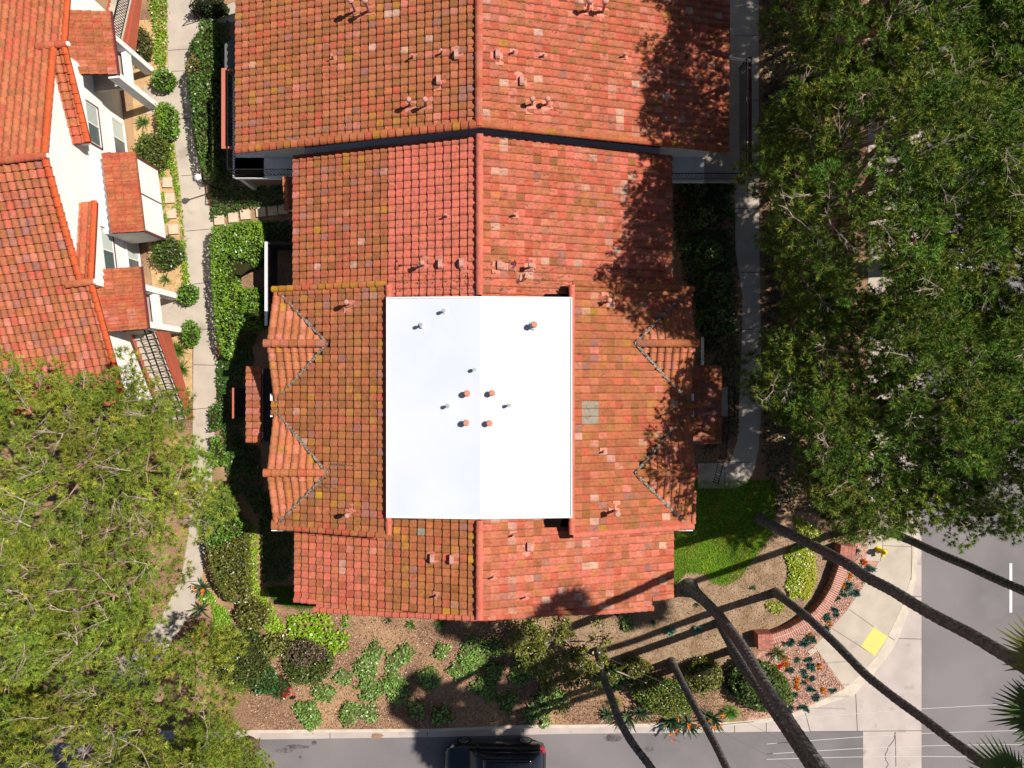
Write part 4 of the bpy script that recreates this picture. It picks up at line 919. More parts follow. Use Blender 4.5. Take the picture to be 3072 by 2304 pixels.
# ------------------------------------------------------------------ palms
def palm(label, path, r0=.30, r1=.2, seed=1, flare=1.5, lean=1.0):
    rr = random.Random(seed); bx, by = path[0]; R0_ = math.hypot(bx - CX, by - CY)
    pts = []
    for i, (x, y) in enumerate(path):
        z = 0 if i == 0 else max(.2, H * (1 - R0_ / math.hypot(x - CX, y - CY)) * (1 + (lean - 1) * i / (len(path) - 1))); pts.append(P(x, y, z))
    zs = [p.z for p in pts]; fine = []
    N = 190
    for k in range(N + 1):
        z = zs[-1] * k / N; j = max(i for i in range(len(zs)) if zs[i] <= z + 1e-6); j = min(j, len(zs) - 2); t = (z - zs[j]) / (zs[j + 1] - zs[j])
        p = pts[j].lerp(pts[j + 1], t); fine.append(p)
    for _ in range(30):
        for k in range(1, N): 
            m_ = (fine[k - 1] + fine[k + 1]) / 2; fine[k].x = fine[k].x * .5 + m_.x * .5; fine[k].y = fine[k].y * .5 + m_.y * .5
    rad = [(r0 + (r1 - r0) * min(1, k / N * 1.3)) * (1 + (flare - 1) * math.exp(-k / 8.0)) * (1 + .07 * (k % 3 == 0) + rr.uniform(-.03, .03)) for k in range(N + 1)]
    root = empty('palm_tree', pts[0], label, 'palm', 'tall fan palms on the corner')
    mb = MB(); mb.tube(fine, rad, 12, True, .03); mb.build('trunk', M['palmbark'], root)
    top = fine[-1]; V = []; CO = []; VD = []; CD = []
    for k in range(50):
        a = rr.uniform(0, 6.283); el = math.radians(rr.uniform(-30, 80)) if k < 49 else math.radians(rr.uniform(-75, -40))
        d = Vector((math.cos(a) * math.cos(el), math.sin(a) * math.cos(el), math.sin(el))); Lp_ = rr.uniform(.6, 1.0); hub = top + d * Lp_
        s = Vector((-math.sin(a), math.cos(a), 0)); dead = el < math.radians(-38); vv, cc = (VD, CD) if dead else (V, CO)
        col = jit((.13, .11, .06), .2) if dead else jit(rr.choice(((.08, .14, .035), (.12, .17, .03), (.20, .20, .04))), .25)
        q = s * .02; vv += [top - q, top + q, hub + q, hub - q]; cc.append(jit((.25, .28, .08)))
        nb = 20
        for b_ in range(nb):
            f = -1.5 + 3.0 * b_ / (nb - 1); e = (d * math.cos(f) + s * math.sin(f)).normalized(); L_ = rr.uniform(.75, 1.0) * (1 - .2 * abs(f) / 1.5)
            n_ = e.cross(d if abs(f) > .1 else s).normalized() * .04 if abs(f) > .1 else s * .04
            side = e.cross(d.cross(s)).normalized() * .045
            p1 = hub + e * L_ * .55; p2 = hub + e * L_ + Vector((0, 0, -.22))
            vv += [hub - side * .4, hub + side * .4, p1 + side, p1 - side, p1 - side, p1 + side, p2 + side * .1, p2 - side * .1]; cc += [col, jit(col, .1)]
    fast('crown', np.array([tuple(v) for v in V]), 4, np.array(CO), M['leaf'], root)
    fast('dead_fronds', np.array([tuple(v) for v in VD]), 4, np.array(CD), M['leaf'], root)
palm('palm with pale swollen base beside the lower right roof corner', [(2066, 1762), (2110, 1800), (2154, 1843), (2230, 1943), (2300, 2061), (2391, 2197), (2464, 2304), (2640, 2600)], .24, .175, 1, 2.0, .93)
palm('palm whose trunk crosses the middle of the curved brick wall', [(2326, 1777), (2425, 1853), (2512, 1936), (2599, 2027), (2686, 2096), (2769, 2155), (2860, 2225), (2953, 2290), (3130, 2425)], .19, .14, 2, 1.3)
palm('palm leaning beside the thick one, left of the brick wall end', [(2157, 1867), (2190, 1932), (2240, 2012), (2300, 2105), (2370, 2210), (2432, 2304), (2600, 2600)], .19, .15, 3, 1.2)
palm('palm hidden behind the paired trunks left of the brick wall', [(2192, 1950), (2225, 2000), (2290, 2085), (2385, 2200), (2475, 2304), (2700, 2600)], .19, .15, 4, 1.2)
palm('palm with trunk over the upper brick pillar and fronds at the right edge', [(2282, 1556), (2311, 1574), (2443, 1638), (2547, 1694), (2603, 1735), (2669, 1766), (2735, 1808), (2825, 1860), (2912, 1902), (2998, 1954), (3215, 2085)], .22, .17, 5, 1.4)
palm('palm crossing the street at the far right above the lane line', [(2600, 1570), (2630, 1583), (2731, 1621), (2818, 1662), (2912, 1701), (2964, 1726), (3072, 1773), (3420, 1925)], .19, .15, 6, 1.2)
palm('palm with dark pointed base, leftmost of the trunks over the kerb', [(1793, 1950), (1803, 2013), (1831, 2086), (1859, 2165), (1897, 2231), (1953, 2301), (2095, 2560)], .18, .14, 7, 1.1, .78)
palm('palm rising between the rounded shrubs by the kerb', [(2015, 1985), (2050, 2054), (2088, 2127), (2119, 2183), (2154, 2249), (2178, 2301), (2225, 2400), (2310, 2600)], .17, .13, 8, 1.4)

# ------------------------------------------------------------------ hedges, shrubs, ground cover
G1 = (.115, .235, .022); G2 = (.075, .155, .02); G3 = (.21, .34, .02); G4 = (.14, .145, .022); BR = (.22, .12, .04)
def hd(label, pts, h, **k): return mass('hedge', pts, h, label=label, cat='hedge', **k)
hd('tall clipped hedge between the walkway and the upper left roof, with a brown patch', [(600, 62), (632, 58), (637, 200), (635, 350), (636, 520), (615, 528), (602, 505), (590, 440), (577, 340), (566, 265), (558, 190), (578, 172), (582, 120), (598, 95)], 1.5, leaf=.12,
   dens=330, col=G2, alt=(.11, .17, .03), seed=1, round_=.35, patch=(blob(590, 205, 22, 30), (.22, .12, .04)))
hd('dark shaded shrub poking out of the tall hedge toward the walkway', blob(580, 145, 12, 26), 1.1, leaf=.12, dens=300, col=(.05, .10, .02))
hd('clipped hook shaped hedge right of the walkway below the stepping stones', [(635, 684), (700, 672), (772, 662), (782, 700), (780, 770), (760, 795), (706, 785), (700, 800), (706, 900), (712, 975), (694, 1010), (684, 1072), (668, 1066), (650, 1010), (638, 900), (632, 760)], 1.4,
   leaf=.12, dens=330, col=G1, alt=G3, altp=.25, seed=2, round_=.3)
hd('small rectangular bright hedge block beside the hook shaped hedge', [(722, 866), (765, 868), (780, 890), (780, 985), (720, 985)], 1.1, leaf=.12, dens=330, col=G1, alt=G3, seed=3, round_=.3)
hd('long hedge beside the lower walkway, green above and olive below', [(640, 1478), (672, 1468), (690, 1500), (700, 1560), (728, 1575), (735, 1600), (735, 1740), (738, 1800), (730, 1810), (690, 1808), (655, 1770), (628, 1700), (615, 1620), (618, 1530)], 1.4,
   leaf=.11, dens=380, col=G4, alt=(.10, .13, .02), seed=4, round_=.35, patch=([(600, 1440), (760, 1440), (730, 1600), (650, 1640), (600, 1620)], (.12, .26, .03)))
hd('olive rounded shrub at the foot of the long hedge', [(720, 1815), (760, 1805), (795, 1830), (795, 1870), (770, 1893), (730, 1880), (705, 1850)], 1.1, leaf=.11, dens=330, col=G4, alt=(.2, .2, .05), seed=5, round_=.4)
def shrub(label, pts, h, **k): return mass('shrub', pts, h, label=label, cat='shrub', **k)
shrub('large dark olive rounded shrub between the lower left pine and the red flowers', blob(715, 1985, 78, 88), 1.3, leaf=.11, dens=300, col=(.085, .11, .02), alt=(.06, .10, .015), seed=6, round_=.8)
shrub('small yellow green shrub between two big rounded ones', blob(825, 1940, 45, 35), .7, leaf=.12, dens=260, col=(.18, .20, .04), alt=(.25, .24, .05), seed=7, round_=.4)
shrub('round shrub with a brown dead top half near the bottom mulch', blob(918, 1995, 70, 66), 1.1, leaf=.10, dens=320, col=(.09, .13, .02), seed=8, round_=.8, patch=(blob(915, 1958, 70, 34), (.20, .13, .10)))
shrub('dark green leafy shrub beside the red flowers', blob(785, 2045, 38, 42), .8, leaf=.14, dens=200, col=(.05, .13, .03), seed=9, round_=.5)
shrub('low dark rose bush with red blooms', blob(840, 2070, 30, 28), .5, leaf=.12, dens=200, col=(.05, .12, .03), seed=10, patch=(blob(862, 2080, 24, 16), (.6, .01, .03)))
shrub('red blooming twig cluster at the edge of the rose bush', blob(836, 2040, 9, 12, 10), .4, leaf=.1, dens=240, col=(.6, .01, .03), seed=11)
shrub('red bloom dot on the mulch below the round brown topped shrub', blob(880, 2091, 7, 5, 8), .3, leaf=.1, dens=260, col=(.6, .015, .02), seed=12)
shrub('round golden green shrub near the kerb, left of the paired palms', blob(2115, 2035, 55, 52), 1.1, leaf=.10, dens=330, col=(.13, .15, .02), alt=(.19, .18, .03), seed=13, round_=.7)
shrub('round shrub left of the palm that rises from the shrubs', blob(1912, 2022, 46, 40), 1.0, leaf=.10, dens=320, col=(.14, .15, .02), alt=(.2, .16, .03), seed=14, round_=.6)
shrub('dark leafy shrub touching the leftmost palm trunk', blob(1836, 2042, 34, 36), .9, leaf=.14, dens=220, col=(.055, .13, .02), seed=15, round_=.5)
shrub('wide yellow green shrub behind the kerb between two palms', [(1890, 2075), (1930, 2055), (1990, 2048), (2040, 2060), (2080, 2100), (2085, 2135), (2040, 2152), (1985, 2150), (1940, 2125)], 1.1, leaf=.11, dens=320, col=(.12, .19, .02), alt=(.19, .20, .03), seed=16, round_=.6)
shrub('big dark shrub under the paired palm trunks', [(2205, 2020), (2240, 1990), (2290, 2000), (2335, 2010), (2365, 2050), (2380, 2100), (2360, 2135), (2320, 2142), (2270, 2130), (2225, 2105), (2200, 2060)], 1.3, leaf=.14, dens=230, col=(.05, .10, .015), alt=(.10, .15, .02), altp=.3, seed=17, round_=.6)
shrub('dark ball shrub added for hedge shadow and awning between the walkway and the gate', blob(620, 8, 48, 22), 1.3, leaf=.12, dens=240, col=(.03, .06, .015), seed=19)  # added dark ball standing for a hedge's cast shadow and an awning
# west strip along the white building
shrub('dark brown green shrub by the upper stair of the white building', [(405, 75), (430, 85), (440, 120), (432, 165), (410, 178), (392, 150)], 1.0, leaf=.12, dens=230, col=(.09, .10, .02), alt=(.14, .13, .03), seed=20)
shrub('ball of bright leaves at the foot of the upper porch post', blob(484, 236, 30, 30), .9, leaf=.13, dens=260, col=G1, seed=21, round_=.5)
shrub('block of clipped bright hedge against the walkway below the upper porch', [(470, 312), (500, 306), (520, 330), (522, 395), (505, 410), (478, 400), (468, 350)], .9, leaf=.12, dens=320, col=G1, alt=G3, seed=22, round_=.25)
shrub('large olive shrub against the white wall above the bay', blob(448, 450, 46, 56), 1.1, leaf=.11, dens=300, col=(.11, .15, .02), alt=(.08, .11, .02), seed=23, round_=.6)
shrub('round clipped shrub below the boxed bay', blob(493, 755, 44, 44), 1.0, leaf=.11, dens=320, col=(.07, .12, .02), alt=(.11, .15, .02), seed=24, round_=.6)
shrub('bright shrub beside the upper post of the lower porch', blob(558, 880, 24, 32), .8, leaf=.13, dens=250, col=G1, seed=25, round_=.4)
shrub('bright shrub beside the lower post of the lower porch', blob(566, 1000, 21, 36), .8, leaf=.13, dens=250, col=G1, seed=26, round_=.4)
shrub('small hedge end sunlit beside the dark entrance, upper one', [(628, 1222), (648, 1212), (652, 1285), (630, 1292)], .8, leaf=.12, dens=250, col=(.08, .17, .02), seed=27)
shrub('hook shaped sunlit ivy bush beside the dark entrance, lower one', [(632, 1312), (650, 1315), (654, 1358), (676, 1362), (677, 1392), (648, 1396), (630, 1378)], .8, leaf=.13, dens=280, col=G1, seed=28)
# citrus like tree below the bottom roof
def small_tree():
    c = P(1650, 1905, 0); root = empty('fruit_tree', c, 'small yellow green tree with bare grey limbs below the bottom roof edge', 'tree'); rr = random.Random(77); tr = MB()
    top = Vector((c.x, c.y, 1.0)); tr.tube([Vector((c.x, c.y, -.05)), top], [.14, .11], 8); pts = []
    for k in range(22):
        a = rr.uniform(0, 6.283); L_ = rr.uniform(1.0, 2.6); tgt = Vector((c.x + math.cos(a) * L_ + .5, c.y + math.sin(a) * L_ * .8 - .55, rr.uniform(1.9, 3.0) - L_ * .15))
        p = top.lerp(tgt, .5) + Vector((rr.uniform(-.2, .2), rr.uniform(-.2, .2), .2)); tr.tube([top, p, tgt], [.05, .035, .015], 5, False)
        for j in range(7):
            q = p.lerp(tgt, rr.random()) + Vector((0, 0, 0)); e = q + Vector((rr.gauss(0, .38), rr.gauss(0, .38), rr.uniform(.0, .4))); tr.tube([q, e], [.015, .008], 3, False)
            pts += [(e.x + rr.gauss(0, .13), e.y + rr.gauss(0, .13), e.z + rr.gauss(0, .09)) for _ in range(46)]
    tr.build('trunk', M['twig'], root)
    pts = np.array(pts); fast('crown', leaf_quads(pts, .14, .45), 4, vcols(len(pts), (.12, .15, .025), .3, (.30, .27, .04), .35), M['gloss'], root)
small_tree()
# low leafy clumps in the mulch
pos = ['at the far left of the bottom mulch', 'above the kerb crack', 'left of the brown leaf pile', 'right of the brown leaf pile']
LC = [(1032, 2030, 24, 'small leafy clump right of the round brown topped shrub'), (973, 2076, 26, 'leafy clump below the round brown topped shrub'), (924, 2142, 36, 'leafy clump nearest the kerb at the left of the mulch'),
      (1049, 2138, 30, 'leafy clump above the brown leaf pile by the kerb'), (1108, 2060, 34, 'tall pale green clump above the leaf pile'), (1108, 2136, 26, 'bright clump close to the kerb right of the leaf pile'),
      (1126, 1954, 26, 'leafy clump below the starry plants, left of two'), (1216, 1954, 24, 'leafy clump below the starry plants, right of two'), (1101, 2000, 32, 'fern green clump with a blue flower head'),
      (1185, 1985, 28, 'feathery clump at the left rim of the big palm shadow'), (1180, 2060, 40, 'feathery clump at the lower left of the palm shadow'), (1244, 2124, 26, 'clump near the kerb inside the palm shadow'),
      (1324, 2145, 30, 'clump at the kerb in front of the black car'), (1421, 1952, 46, 'wide clump at the top of the palm shadow'), (1490, 1945, 24, 'clump right of the wide one at the top of the palm shadow'),
      (1483, 2012, 30, 'feathery clump with pale blue flowers at the right rim of the palm shadow'), (1459, 2060, 38, 'dark clump inside the right part of the palm shadow'), (1327, 1950, 22, 'small clump at the upper rim of the palm shadow'),
      (1522, 2108, 30, 'clump right of the palm shadow over the car'), (1655, 2094, 38, 'bright round clump below the yellow green tree'), (1560, 2020, 34, 'clump under the left side of the yellow green tree'),
      (1575, 1955, 30, 'bright clump left of the yellow green tree limbs'), (1596, 2140, 26, 'low clump behind the car tail'), (1634, 2162, 14, 'tiny clump at the kerb behind the car tail'), (1880, 1868, 20, 'lone leafy plant in the dry soil'),
      (1380, 2010, 30, 'dark clump in the middle of the palm shadow'), (1290, 2030, 30, 'dark clump at the left middle of the palm shadow'), (1860, 1722 + 120, 8, 'tiny weed by the roof corner')]
for i, (x, y, r, lab) in enumerate(LC):
    for q in range(1):
        mass('leafy_clump', blob(x, y, r * 1.15, r * 1.1, 14, i, .42), .30, leaf=.13, dens=300, col=(.16, .31, .045), alt=(.28, .40, .13), altp=.35, m='gloss', label=lab, cat='plant', group='low leafy clumps in the mulch', seed=40 + i, round_=.5, core=(.10, .10, .04), rough=.05)
# lime and ivy ground cover (uncountable)
def cover(pts, h=.16, **k): return mass('ground_cover', pts, h, kind='stuff', **k)
cover([(733, 1572), (775, 1570), (776, 1755), (808, 1790), (830, 1840), (860, 1880), (858, 1896), (800, 1900), (785, 1840), (760, 1795), (738, 1760)], leaf=.13, dens=330, col=(.24, .42, .02), alt=(.32, .45, .03), seed=60)
cover([(868, 1845), (905, 1838), (990, 1838), (1000, 1870), (1048, 1900), (1050, 1945), (1005, 1955), (930, 1935), (870, 1910)], .3, leaf=.17, dens=220, col=(.22, .40, .015), alt=(.34, .46, .03), seed=61, rough=.1)
cover([(1030, 1842), (1052, 1842), (1052, 1880), (1025, 1880)], leaf=.13, dens=220, col=(.12, .3, .02), seed=62)
cover([(600, 1780), (640, 1775), (650, 1810), (690, 1830), (700, 1880), (690, 1925), (650, 1945), (630, 1925), (640, 1860), (640, 1815), (600, 1800)], leaf=.13, dens=520, col=(.17, .36, .02), alt=(.26, .38, .03), seed=63)
cover([(2379, 1545), (2440, 1575), (2461, 1590), (2463, 1640), (2440, 1660), (2392, 1622)], leaf=.11, dens=900, up=.75, col=(.27, .33, .01), alt=(.36, .34, .02), seed=64)
cover([(2365, 1640), (2395, 1632), (2440, 1655), (2448, 1720), (2438, 1770), (2418, 1800), (2395, 1785), (2368, 1800), (2355, 1760), (2368, 1710), (2352, 1670)], leaf=.11, dens=900, up=.75, col=(.24, .33, .01), alt=(.36, .34, .02), seed=65)
cover(blob(2325, 1820, 27, 18), leaf=.11, dens=900, up=.75, col=(.25, .27, .02), seed=66)
cover(blob(2530, 1603, 48, 34, 20, 0, .2), leaf=.10, dens=620, col=(.18, .18, .04), alt=(.10, .13, .02), seed=67)
for i, pts in enumerate([[(478, -60), (505, -60), (503, 90), (500, 210), (470, 205), (460, 150), (462, 80), (450, 35), (440, -60)], [(500, 410), (520, 400), (540, 560), (528, 600), (525, 560), (510, 510), (490, 500)], [(478, 520), (500, 516), (500, 540), (478, 540)],
                         [(527, 560), (541, 560), (552, 690), (560, 720), (548, 715), (535, 640)], [(478, 578), (497, 576), (500, 630), (482, 628)], [(540, 720), (558, 720), (572, 845), (560, 860), (548, 840)], [(486, 655), (530, 610), (533, 620), (500, 672)]]):
    cover(pts, .12, leaf=.12, dens=440, col=(.18, .32, .02), alt=(.26, .38, .03), seed=70 + i)
for i, pts in enumerate([[(636, 520), (705, 505), (720, 560), (870, 560), (875, 620), (740, 625), (636, 650)], [(637, 200), (702, 200), (695, 520), (636, 520)], [(655, 1085), (775, 1000), (735, 1100), (730, 1330), (780, 1340), (790, 1480), (690, 1480), (655, 1200)], [(785, 665), (880, 665), (880, 720), (790, 725)], [(632, 640), (720, 628), (735, 640), (660, 652), (634, 662)], [(640, 60), (690, 70), (690, 200), (660, 210), (655, 500), (640, 500)], [(760, 660), (860, 680), (870, 720), (790, 720)],
                         [(650, 1080), (700, 1020), (760, 1000), (760, 1090), (700, 1180), (655, 1200)], [(700, 1300), (770, 1340), (760, 1420), (690, 1400)], [(735, 1480), (850, 1480), (880, 1600), (870, 1740), (790, 1745), (780, 1560)],
                         [(2110, 520), (2190, 530), (2190, 640), (2100, 650)], [(2020, 700), (2190, 690), (2200, 950), (2120, 1060), (2080, 900)]]):
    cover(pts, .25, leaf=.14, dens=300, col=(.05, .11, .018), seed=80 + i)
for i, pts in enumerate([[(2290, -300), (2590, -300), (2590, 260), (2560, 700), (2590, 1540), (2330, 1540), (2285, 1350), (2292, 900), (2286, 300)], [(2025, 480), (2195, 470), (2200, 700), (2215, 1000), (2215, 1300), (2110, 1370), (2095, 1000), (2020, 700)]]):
    cover(pts, .2, leaf=.16, dens=110, col=(.035, .06, .015), alt=(.05, .045, .02), seed=130 + i)  # dark plants added; their near-black colour deepens the shade by the right path
# shaded bushes right of the building
for i, (x, y, r, lab) in enumerate([(2085, 560, 34, 'dark bush below the upper right balcony'), (2150, 500, 24, 'small bush by the path under the balcony corner'), (2110, 640, 36, 'dark spiky bush beside the right path'), (2130, 760, 38, 'glossy bush catching light beside the right path'),
                                     (2150, 850, 34, 'bush right of the middle roof corner'), (2140, 960, 36, 'lit green bush beside the white beam'), (2190, 980, 20, 'small round bush at the path edge'), (2185, 560, 22, 'tufted bush touching the path edge')]):
    mass('bush', blob(x, y, r, r, 16, i, .2), 1.3, leaf=.14, dens=170, col=(.06, .13, .02), alt=(.12, .18, .03), label=lab, cat='bush', group='bushes between the building and the right path', seed=100 + i, round_=.7)
grass('lawn', LAWN1, 26000, .07, [(.18, .42, .012), (.24, .45, .02), (.14, .35, .012), (.32, .42, .04)], .018)
grass('lawn', LAWN2, 4500, .07, [(.10, .22, .015), (.13, .24, .02)], .018)
# strap leaved plants
GR = [(.09, .20, .03), (.14, .25, .04), (.06, .13, .02)]; DK = [(.04, .08, .03), (.07, .12, .05), (.10, .13, .07)]
for px, py, r, n, wd, lab, cols, k in [
    (1323, 1868, .40, 60, .03, 'starry green lily clump, rightmost of three below the bottom roof', GR, {}), (1237, 1872, .38, 55, .028, 'starry green lily clump, middle of three below the bottom roof', GR, {}),
    (1166, 1858, .3, 40, .025, 'starry lily clump, leftmost and smallest of three below the bottom roof', [(.10, .13, .04), (.16, .14, .06)], {}),
    (434, 368, .5, 60, .035, 'strap leaved lily under the upper porch shadow', GR, {}), (515, 790, .45, 60, .03, 'strap leaved lily below the round clipped shrub', GR, {}), (500, 838, .4, 45, .03, 'sparse lily beside the lower porch wall', GR, {}),
    (538, 1052, .62, 150, .028, 'fountain grass tuft beside the lower stair, upper of two', [(.10, .19, .03), (.16, .24, .04)], dict(tilt=(15, 80))), (546, 1107, .62, 150, .028, 'fountain grass tuft beside the lower stair, lower of two', [(.10, .19, .03), (.16, .24, .04)], dict(tilt=(15, 80))),
    (2189, 2134, .55, 220, .02, 'soft bright green grass tuft near the kerb', [(.12, .26, .04), (.16, .30, .06)], dict(tilt=(5, 80))), (1842, 2103, .45, 130, .025, 'yellow green grass fountain under the leftmost palm', [(.25, .30, .03), (.16, .22, .02)], {}),
    (1883, 2145, .85, 34, .09, 'bird of paradise plant at the kerb, leftmost under the palm', DK, {}), (1920, 2135, .8, 36, .09, 'bird of paradise plant beside the leftmost palm foot', DK, {}),
    (2010, 2160, .85, 40, .09, 'bird of paradise plant overhanging the kerb in the middle', DK, dict(flowers=((.8, .2, .02), 4))), (2060, 2168, .8, 34, .09, 'bird of paradise plant spilling furthest over the kerb', DK, dict(flowers=((.8, .2, .02), 3))),
    (2135, 2152, .8, 40, .09, 'bird of paradise plant right of the palm by the kerb', DK, dict(flowers=((.85, .25, .02), 5))), (2187, 2058, .55, 34, .07, 'dark strap plant left of the big dark shrub', DK, {}), (1824, 2140, .6, 26, .08, 'bird of paradise plant left of the leftmost palm trunk', DK, {}),
    (612, 1762, .6, 34, .08, 'bird of paradise plant beside the walkway, uppermost of three', DK, dict(flowers=((.85, .25, .02), 4))), (606, 1826, .65, 30, .08, 'bird of paradise plant beside the walkway, middle of three', DK, {}),
    (600, 1895, .7, 46, .07, 'pale bird of paradise plant beside the walkway end, lowest of three', [(.2, .2, .14), (.06, .09, .04)], dict(flowers=((.85, .2, .02), 2))),
    (2008, 1893, .36, 26, .10, 'blue green agave in the dry soil, left one', [(.10, .22, .17)], dict(tilt=(10, 60), droop=.1)), (2092, 1888, .36, 26, .10, 'blue green agave in the dry soil, right one', [(.12, .24, .18)], dict(tilt=(10, 60), droop=.1)),
    (1958, 1867, .22, 20, .05, 'tiny spiky plant near the dry roof corner', [(.08, .12, .06)], {}), (2088, 1813, .2, 16, .05, 'tiny dark spiky plant beside the thick palm foot', [(.05, .07, .03)], {}), (2258, 1762, .2, 16, .05, 'tiny spiky plant left of the lime ground cover', [(.07, .12, .05)], {}),
    (2330, 1955, .6, 70, .035, 'dark yucca beside the lower end of the brick wall', [(.06, .10, .04), (.2, .22, .06)], {}), (2160, 560, .6, 50, .04, 'fern like plant in dappled shade by the right path', GR, {}), (2185, 645, .6, 60, .035, 'bright strap leaved plant by the right path', GR, {}),
    (2560, 1652, .35, 40, .06, 'dark succulent beside the upper brick pillar', [(.06, .10, .08)], {})]:
    strap_plant('strap_leaf_plant', px, py, r, n, wd, lab, 'plant', cols, group='strap leaved plants in the beds', **k)
TE = [(.05, .14, .11), (.08, .19, .14), (.04, .10, .08)]; OR = [(.75, .30, .01), (.80, .22, .01), (.6, .26, .02)]
SC_ = [(2606, 1705, 17, 'teal succulent at the pavement corner below the hydrant'), (2548, 1760, 18, 'teal succulent beside the yellow orange one in the narrow gravel'), (2562, 1772, 15, 'teal succulent touching the pavement edge, upper'), (2532, 1783, 12, 'teal succulent hugging the wall, below the yellow orange one'),
       (2510, 1795, 9, 'small teal succulent close to the brick wall'), (2505, 1833, 14, 'dark starry succulent in the middle of the narrow gravel'), (2478, 1855, 13, 'teal succulent left of the orange one at the wall bend'), (2472, 1885, 16, 'teal succulent where the palm trunk crosses the gravel'),
       (2410, 1928, 20, 'wide teal succulent below the wall, near the utility lid'), (2370, 1925, 16, 'teal succulent under the lower brick end'), (2435, 1915, 16, 'teal succulent at the pavement corner by the utility lid'), (2391, 1978, 9, 'small teal succulent beside the red orange ones'),
       (2424, 1975, 11, 'teal succulent with a tall oval crown'), (2432, 2000, 15, 'teal succulent right of centre in the wide gravel'), (2372, 2010, 14, 'teal succulent left of centre in the wide gravel'), (2413, 2022, 17, 'darkest teal succulent in the centre of the wide gravel'), (2437, 2038, 11, 'grey teal succulent right of the orange column'),
       (2388, 2080, 11, 'teal succulent beside the big dark shrub'), (2432, 2072, 15, 'teal succulent at the lower middle of the gravel'), (2448, 2088, 12, 'teal succulent next to the lower middle one, nearer the kerb'), (2498, 2070, 9, 'green succulent at the gravel tip'),
       (2372, 2128, 14, 'bright teal succulent at the kerb, left'), (2410, 2120, 15, 'teal succulent at the kerb, right')]
for i, (x, y, r, lab) in enumerate(SC_):
    b_ = P(x, y); V = []; CO = []
    for q in range(5):
        c_ = (b_.x + random.gauss(0, r / 60.8 * .4), b_.y + random.gauss(0, r / 60.8 * .4), .03); v_, k_ = blades(c_, 22, r / 60.8 * .75, .05, 15, 85, TE, 2, .2); V += v_; CO += k_
    root = empty('succulent', b_, lab, 'succulent', 'teal succulents in the pink gravel'); fast('leaves', np.array([tuple(v) for v in V]), 4, np.array(CO), M['leaf'], root)
for i, (x, y, r, lab, c_) in enumerate([(2550, 1727, 7, 'orange succulent dot nearest the top of the brick wall', OR), (2523, 1764, 10, 'orange succulent against the brick wall beside the teal pair', OR), (2486, 1868, 9, 'orange succulent at the wall bend', OR), (2430, 1905, 9, 'orange succulent under the crossing palm trunk', OR),
                                       (2458, 1996, 10, 'orange succulent near the slanting pavement edge', OR), (2389, 2040, 12, 'tall orange succulent column, upper half', OR), (2390, 2062, 9, 'tall orange succulent column, lower half', OR), (2468, 2070, 10, 'orange succulent patch near the gravel tip', OR), (2420, 2040, 5, 'small orange succulent beside the darkest teal one', OR),
                                       (2590, 1680, 13, 'fire red succulent below the hydrant shadow', [(.75, .10, .03), (.65, .16, .05)]), (2341, 1998, 10, 'bright red succulent by the big dark shrub', [(.85, .03, .01)]), (2357, 1975, 11, 'rusty red orange succulent beside the yucca', [(.70, .12, .02), (.6, .2, .02)]), (2360, 1993, 9, 'amber succulent between the two red ones', OR)]):
    b_ = P(x, y); V = []; CO = []
    for q in range(4):
        cc_ = (b_.x + random.gauss(0, r / 60.8 * .35), b_.y + random.gauss(0, r / 60.8 * .5), .03); v_, k_ = blades(cc_, 20, r / 60.8 * .8, .035, 20, 85, c_, 2, .1); V += v_; CO += k_
    root = empty('succulent', b_, lab, 'succulent', 'orange and red succulents in the pink gravel'); fast('leaves', np.array([tuple(v) for v in V]), 4, np.array(CO), M['leaf'], root)

# stepping stones
for i, (x, y, a, lab) in enumerate([(505, 549, 0, 'stepping stone by the white bay, topmost of four'), (512, 596, .05, 'stepping stone by the white bay, second of four'), (516, 642, .05, 'stepping stone by the white bay, third of four'), (523, 689, .05, 'stepping stone by the white bay, lowest of four'),
                                    (660, 661, .06, 'sunlit stepping stone nearest the walkway'), (702, 654, .08, 'sunlit stepping stone in the middle of three'), (738, 645, .08, 'sunlit stepping stone at the edge of the building shadow'),
                                    (785, 637, .08, 'shaded stepping stone next to the sunlit row'), (820, 634, .05, 'shaded stepping stone in the middle of the dark row'), (851, 629, .03, 'shaded stepping stone nearest the building')]):
    c = P(x, y); mb = MB(); mb.obox((0, 0), (math.cos(a), math.sin(a)), (-math.sin(a), math.cos(a)), .235, .235, -.01, .13)
    for k in range(len(mb.v)): mb.v[k] = (mb.v[k][0] + c.x, mb.v[k][1] + c.y, mb.v[k][2])
    tag(mb.build('stepping_stone', M['stone']), lab, 'stepping stone', 'square stepping stones')

